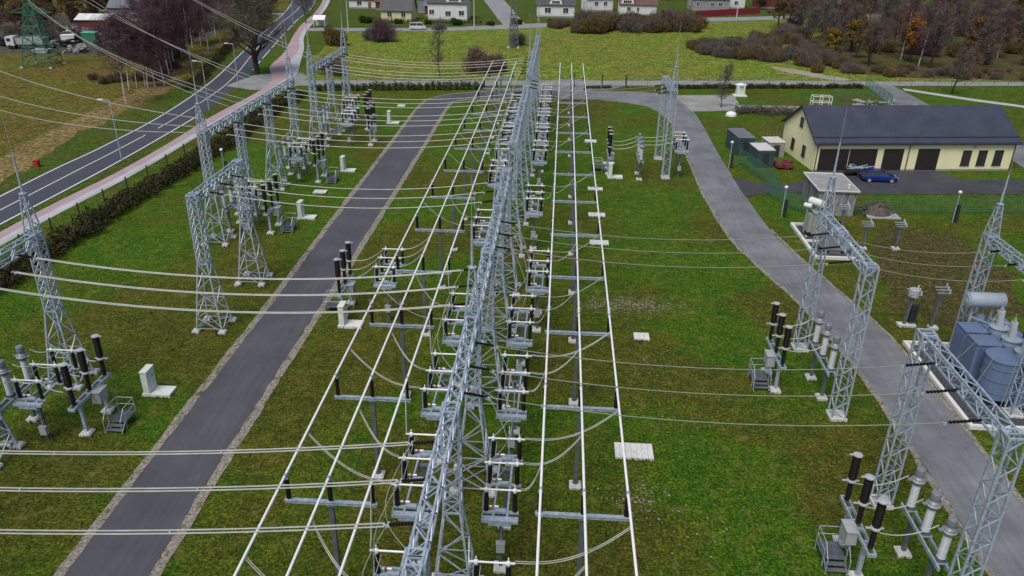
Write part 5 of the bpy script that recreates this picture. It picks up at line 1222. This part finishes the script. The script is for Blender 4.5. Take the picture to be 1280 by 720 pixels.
for i in range(8): bush('rust', rv.uniform(-92, -76), rv.uniform(144, 150), rv.uniform(.4, .6), 'rust brown shrub behind the row of white birch trunks', 'undergrowth of the birch grove')
tree('oak', -60.8, 157.0, 1.0, 'huge bare tree on the grass island between highway and cycle path')
tree('sapling', -24.1, 158.7, 1.1, 'thin bare tree in the meadow at the near street edge')
tree('bare', -75, 236, 1.1, 'bare tree right of the highway at the top edge'); tree('bare', -80, 252, 1.2, 'dark bare tree beside the cycle path at the top edge')
bush('rust', -16.6, 165, 1.5, 'large round rust brown shrub in the meadow', sz=1.1); bush('rust', -14.2, 166.5, 1.2, 'smaller rust shrub leaning on the large round one')
bush('purple', -44.6, 204.5, 1.5, 'large dark purple brown shrub in the meadow near the yellow house', sz=1.2); bush('grey', -48.5, 205.5, 1.2, 'grey shrub left of the dark purple brown one')
bush('olive', -55.5, 196, 1.3, 'olive shrub behind the corner gantry', sz=1.5); bush('grey', -45.5, 158.5, 1.2, 'grey shrub behind the farthest left gantry')
bush('grey', -11, 205, 1.0, 'bare shrub at the foot of the slim meadow pylon'); tree('bare', 30.5, 150.5, .55, 'small bare tree beside the pale kiosk')
tree('bare', 28, 138.2, .42, 'small dead tree at the concrete apron edge')
# long shrub bank before the houses
for i in range(34):
    f = i / 33; x = -4 + f * 42 + rv.uniform(-1, 1); y = 227 + f * 11 + rv.uniform(-1, 8); s = (.75 if f < .22 else 1.5) * rv.uniform(.85, 1.15)
    bush(['olive', 'olive', 'grey', 'rust'][i % 4], x, y if f > .2 else y + 8, s, 'autumn brown shrub in the long bank before the houses', 'long shrub bank before the houses', sz=1.15)
# right hand thicket
for i in range(80):
    x = 33 + rv.random() * 30; y = 196 - (x - 33) * .75 + rv.uniform(0, 8 + (x - 33) * 1.7)
    bush(rv.choice(['grey', 'rust', 'grey', 'olive']), x, y, rv.uniform(.7, 1.1), 'brown grey shrub in the dense thicket beside the meadow', 'thicket beside the meadow', sz=1.1)
for i in range(42): bush(rv.choice(['grey', 'rust', 'olive', 'olive']), 56 + i * 1.6 + rv.uniform(-2, 2), 175 + rv.uniform(-3, 7), rv.uniform(.35, .85), 'low scruffy shrub along the front edge of the upper right woodland', 'low shrubs along the woodland edge')
for i in range(150):
    x = rv.uniform(62, 150); y = 184 + (x - 62) * .08 + rv.random() * (72 + (x - 62) * .5)
    if rv.random() < .4: bush(rv.choice(['grey', 'rust', 'grey', 'olive', 'purple']), x, y, rv.uniform(.8, 1.4), 'brown grey shrub in the woodland at the upper right', 'woodland undergrowth at the upper right', sz=1.2)
    else: tree(rv.choice(['bare', 'bare', 'bare', 'grove', 'rust']), x, y, rv.uniform(.8, 1.25), 'bare or rust brown tree in the woodland at the upper right', 'woodland trees at the upper right')
for kind, x, y, s, lab in (('orange', 80.5, 192, 1.1, 'orange brown leafed tree left of the tall dark trunk in the woodland'), ('orange', 84, 204, 1.2, 'tall orange brown tree at the top of the woodland'),
                           ('yellow', 71, 205, 1.15, 'yellow leafed tree among the bare trees'), ('rust', 96, 196, 1.0, 'rust crowned tree near the right woodland edge'), ('bare', 81.8, 184, 1.35, 'tall dark trunked bare tree at the woodland edge'),
                           ('bare', 74.4, 155.5, .9, 'bare tree on the grass behind the cream building'), ('rust', 78, 128, .85, 'rust crowned bare tree beyond the right end of the cream building'), ('olive', 86, 140, .9, 'olive brown tree at the right picture edge'),
                           ('bare', 66, 235, 1.2, 'bare tree left of the yellow tree before the far street'), ('bare', 74.5, 240, 1.25, 'second bare tree before the far street'), ('bare', 83, 246, 1.25, 'third bare tree before the far street'),
                           ('orange', 88, 214, 1.0, 'orange tree behind the tall orange brown one'), ('yellow', 64, 196, 1.0, 'low yellow green tree at the thicket end'), ('orange', 112, 214, .9, 'small orange tree deep in the woodland at right'), ('green', 92, 262, 1.2, 'dark evergreen tree by the far street'), ('orange', 108, 262, 1.1, 'orange tree at the top right near the houses'), ('green', 70, 300, .8, 'green tree before the red house')):
    tree(kind, x, y, s, lab, None)
# village gardens and upper left belt
for i in range(46):
    x = rv.uniform(-70, 170); y = 300 + rv.uniform(-6, 70) + max(0, x) * .1
    if -36 < x < -12: continue
    (tree if rv.random() < .6 else bush)('rust', x, y, rv.uniform(.8, 1.2), 'garden tree or shrub among the far houses', 'garden trees among the far houses')
for i in range(12): bush('green', -60 + i * 9.5 + rv.uniform(-2, 2), 240 + max(0, (i - 4)) * 4.2, rv.uniform(.6, 1.0), 'green garden shrub along the far street', 'garden shrubs along the far street')
for i in range(44):
    x = rv.uniform(-185, -128) if i % 3 else rv.uniform(-150, -112); y = rv.uniform(188, 300)
    if x > -134 and y < 240: y += 45
    k = rv.choice(['rust', 'bare', 'rust', 'olive', 'orange'])
    tree(k, x, y, rv.uniform(.7, 1.1), 'autumn tree in the belt behind the truck yard', 'trees behind the truck yard')
for i in range(20): bush(rv.choice(['rust', 'olive', 'grey']), rv.uniform(-165, -112), rv.uniform(183, 205), rv.uniform(.6, 1), 'brown shrub around the truck yard', 'shrubs around the truck yard')
for i in range(16): tree(rv.choice(['bare', 'rust', 'grove']), -92 - i * 2.2 + rv.uniform(-3, 3), rv.uniform(240, 300), rv.uniform(.8, 1.2), 'bare tree above the birch grove at the top edge', 'trees above the birch grove')
for i in range(70):
    x = rv.uniform(-205, -133); y = rv.uniform(206, 285)
    (tree if i % 2 else bush)(rv.choice(['rust', 'olive', 'rust', 'orange'] if i % 2 else ['rust', 'olive', 'grey']), x, y, rv.uniform(.8, 1.3), 'autumn brown tree or shrub behind the scrap yard at the top left', 'autumn growth behind the scrap yard')
for i in range(26):
    t = empty('scrap_heap', (rv.uniform(-132, -98), rv.uniform(183, 208), 0), 'dark heap of scrap metal in the yard behind the pylon', 'heap', YG, i)
    mb = MB(); q = random.Random(i + 50)
    for k in range(26): mb.box((q.gauss(0, 1.2), q.gauss(0, 1.0), q.uniform(.1, 1.5)), (q.uniform(.3, 2), q.uniform(.2, .9), q.uniform(.1, .6)), q.uniform(0, 3))
    mb.build('rubble', ['trim_d', 'greywall', 'cardark', 'bluewall', 'trim_d'][i % 5], t)
# hedges
def hedge(pts, w, h, lab, m=('lf_hedge', 'lf_hedge'), dens=150, name='hedge'):
    rr = random.Random(len(pts) * 7 + int(w * 10)); mb = MB(); A = [Vector((*p, 0)) for p in pts]
    for a, b in zip(A, A[1:]):
        L = (b - a).length; n = max(1, int(L / 1.1))
        for i in range(n):
            c = a.lerp(b, (i + .5) / n); hh = h * rr.uniform(.7, 1.15); ww = w * rr.uniform(.75, 1.15); c = c + Vector((rr.gauss(0, w * .08), 0, hh * .5))
            tri_cloud(mb, rr, c, (ww * .55, 1.0, hh * .52), dens, .22, .2, 0); tri_cloud(mb, rr, c, (ww * .55, 1.0, hh * .55), dens // 3, .5, .03, 1)
            mb.bar((c.x, c.y, 0), (c.x, c.y, hh * .8), .06)
    t = empty(name, (0, 0, 0), lab, 'hedge'); mb.build('foliage', list(m), t); return t
hedge([(-48.2, 30), (-48.2, 62), (-47.4, 80), (-46.6, 100), (-46.8, 120), (-46.5, 138)], 3.4, 1.5, 'long dark hedge between the pale footpath and the left gantries', ('lf_hedge', 'tw_grey'), 330)
hedge([(-45.8, 143.2), (-20.9, 146.9), (-14, 148.5)], 1.3, 1.5, 'clipped dark hedge behind the farthest left cabinets', ('lf_green', 'tw_grey'), 170)
hedge([(20.6, 153.6), (40, 156.5), (59, 159)], 1.6, .9, 'low dark hedge strip behind the concrete apron', ('lf_hedge', 'tw_grey'), 150)
hedge([(4.5, 151.6), (10, 152.8)], 1.2, .4, 'low planting on the small island at the street entrance', ('lf_green', 'tw_grey'), 120)
hedge([(-57, 240.5), (-44, 241.5)], 1.2, 1.6, 'dark hedge before the yellow house', ('lf_hedge', 'tw_grey'), 60)
hedge([(-41, 242), (-24, 244.5)], 1.0, .9, 'green hedge before the white house', ('lf_green', 'tw_grey'), 60)
# undergrowth strip left of the highway kerb
hedge([(-67.5, 140), (-70, 152), (-77, 180), (-85, 215)], 3.0, .7, 'dark low scrub along the left kerb of the highway', ('lf_hedge', 'tw_grey'), 120, 'scrub_strip')

# grass blades added round footings, slabs and lids to darken the ground contact
bpy.context.view_layer.update()
mb = MB(); rr = random.Random(21)
for o in list(col.objects):
    if o.name.split('.')[0] in ('footing', 'base_slab', 'lid_slab') and o.parent:
        p = o.matrix_world.translation
        if p.y > 105 or abs(p.x) > 45: continue
        bb = o.data.vertices; x0 = min(v.co.x for v in bb); x1 = max(v.co.x for v in bb); y0 = min(v.co.y for v in bb); y1 = max(v.co.y for v in bb)
        for k in range(46):
            side = rr.randrange(4); u = rr.random(); e = abs(rr.gauss(0, .09)) + .01
            q = [(x0 + (x1 - x0) * u, y0 - e), (x0 + (x1 - x0) * u, y1 + e), (x0 - e, y0 + (y1 - y0) * u), (x1 + e, y0 + (y1 - y0) * u)][side]
            w = o.matrix_world @ Vector((q[0], q[1], 0)); w.z = 0; t_ = w + Vector((rr.gauss(0, .06), rr.gauss(0, .06), rr.uniform(.08, .24))); s_ = Vector((rr.gauss(0, 1), rr.gauss(0, 1), 0)).normalized() * .035
            mb.add([w - s_, w + s_, t_ + s_ * .3, t_ - s_ * .3], [(0, 1, 2, 3)])
for k in range(9000):
    x, y = rr.uniform(-46, 23), rr.uniform(17, 75)
    if -24.6 < x < -18.6 or (x > 17.4 and y > 58): continue
    if noise.noise(Vector((x * .22, y * .22, 0))) < .05: continue
    for j in range(4):
        w = Vector((x + rr.gauss(0, .08), y + rr.gauss(0, .08), 0)); t_ = w + Vector((rr.gauss(0, .07), rr.gauss(0, .07), rr.uniform(.05, .15))); s_ = Vector((rr.gauss(0, 1), rr.gauss(0, 1), 0)).normalized() * .04
        mb.add([w - s_, w + s_, t_ + s_ * .3, t_ - s_ * .3], [(0, 1, 2, 3)])
tag(mb.build('grass_tufts', leafmat('tuft grass', [(.03, .07, .008), (.07, .10, .015), (.12, .13, .03)], 2)), 'longer grass tufts on the lawn, and added round the footings as contact shade', 'grass', kind='stuff')
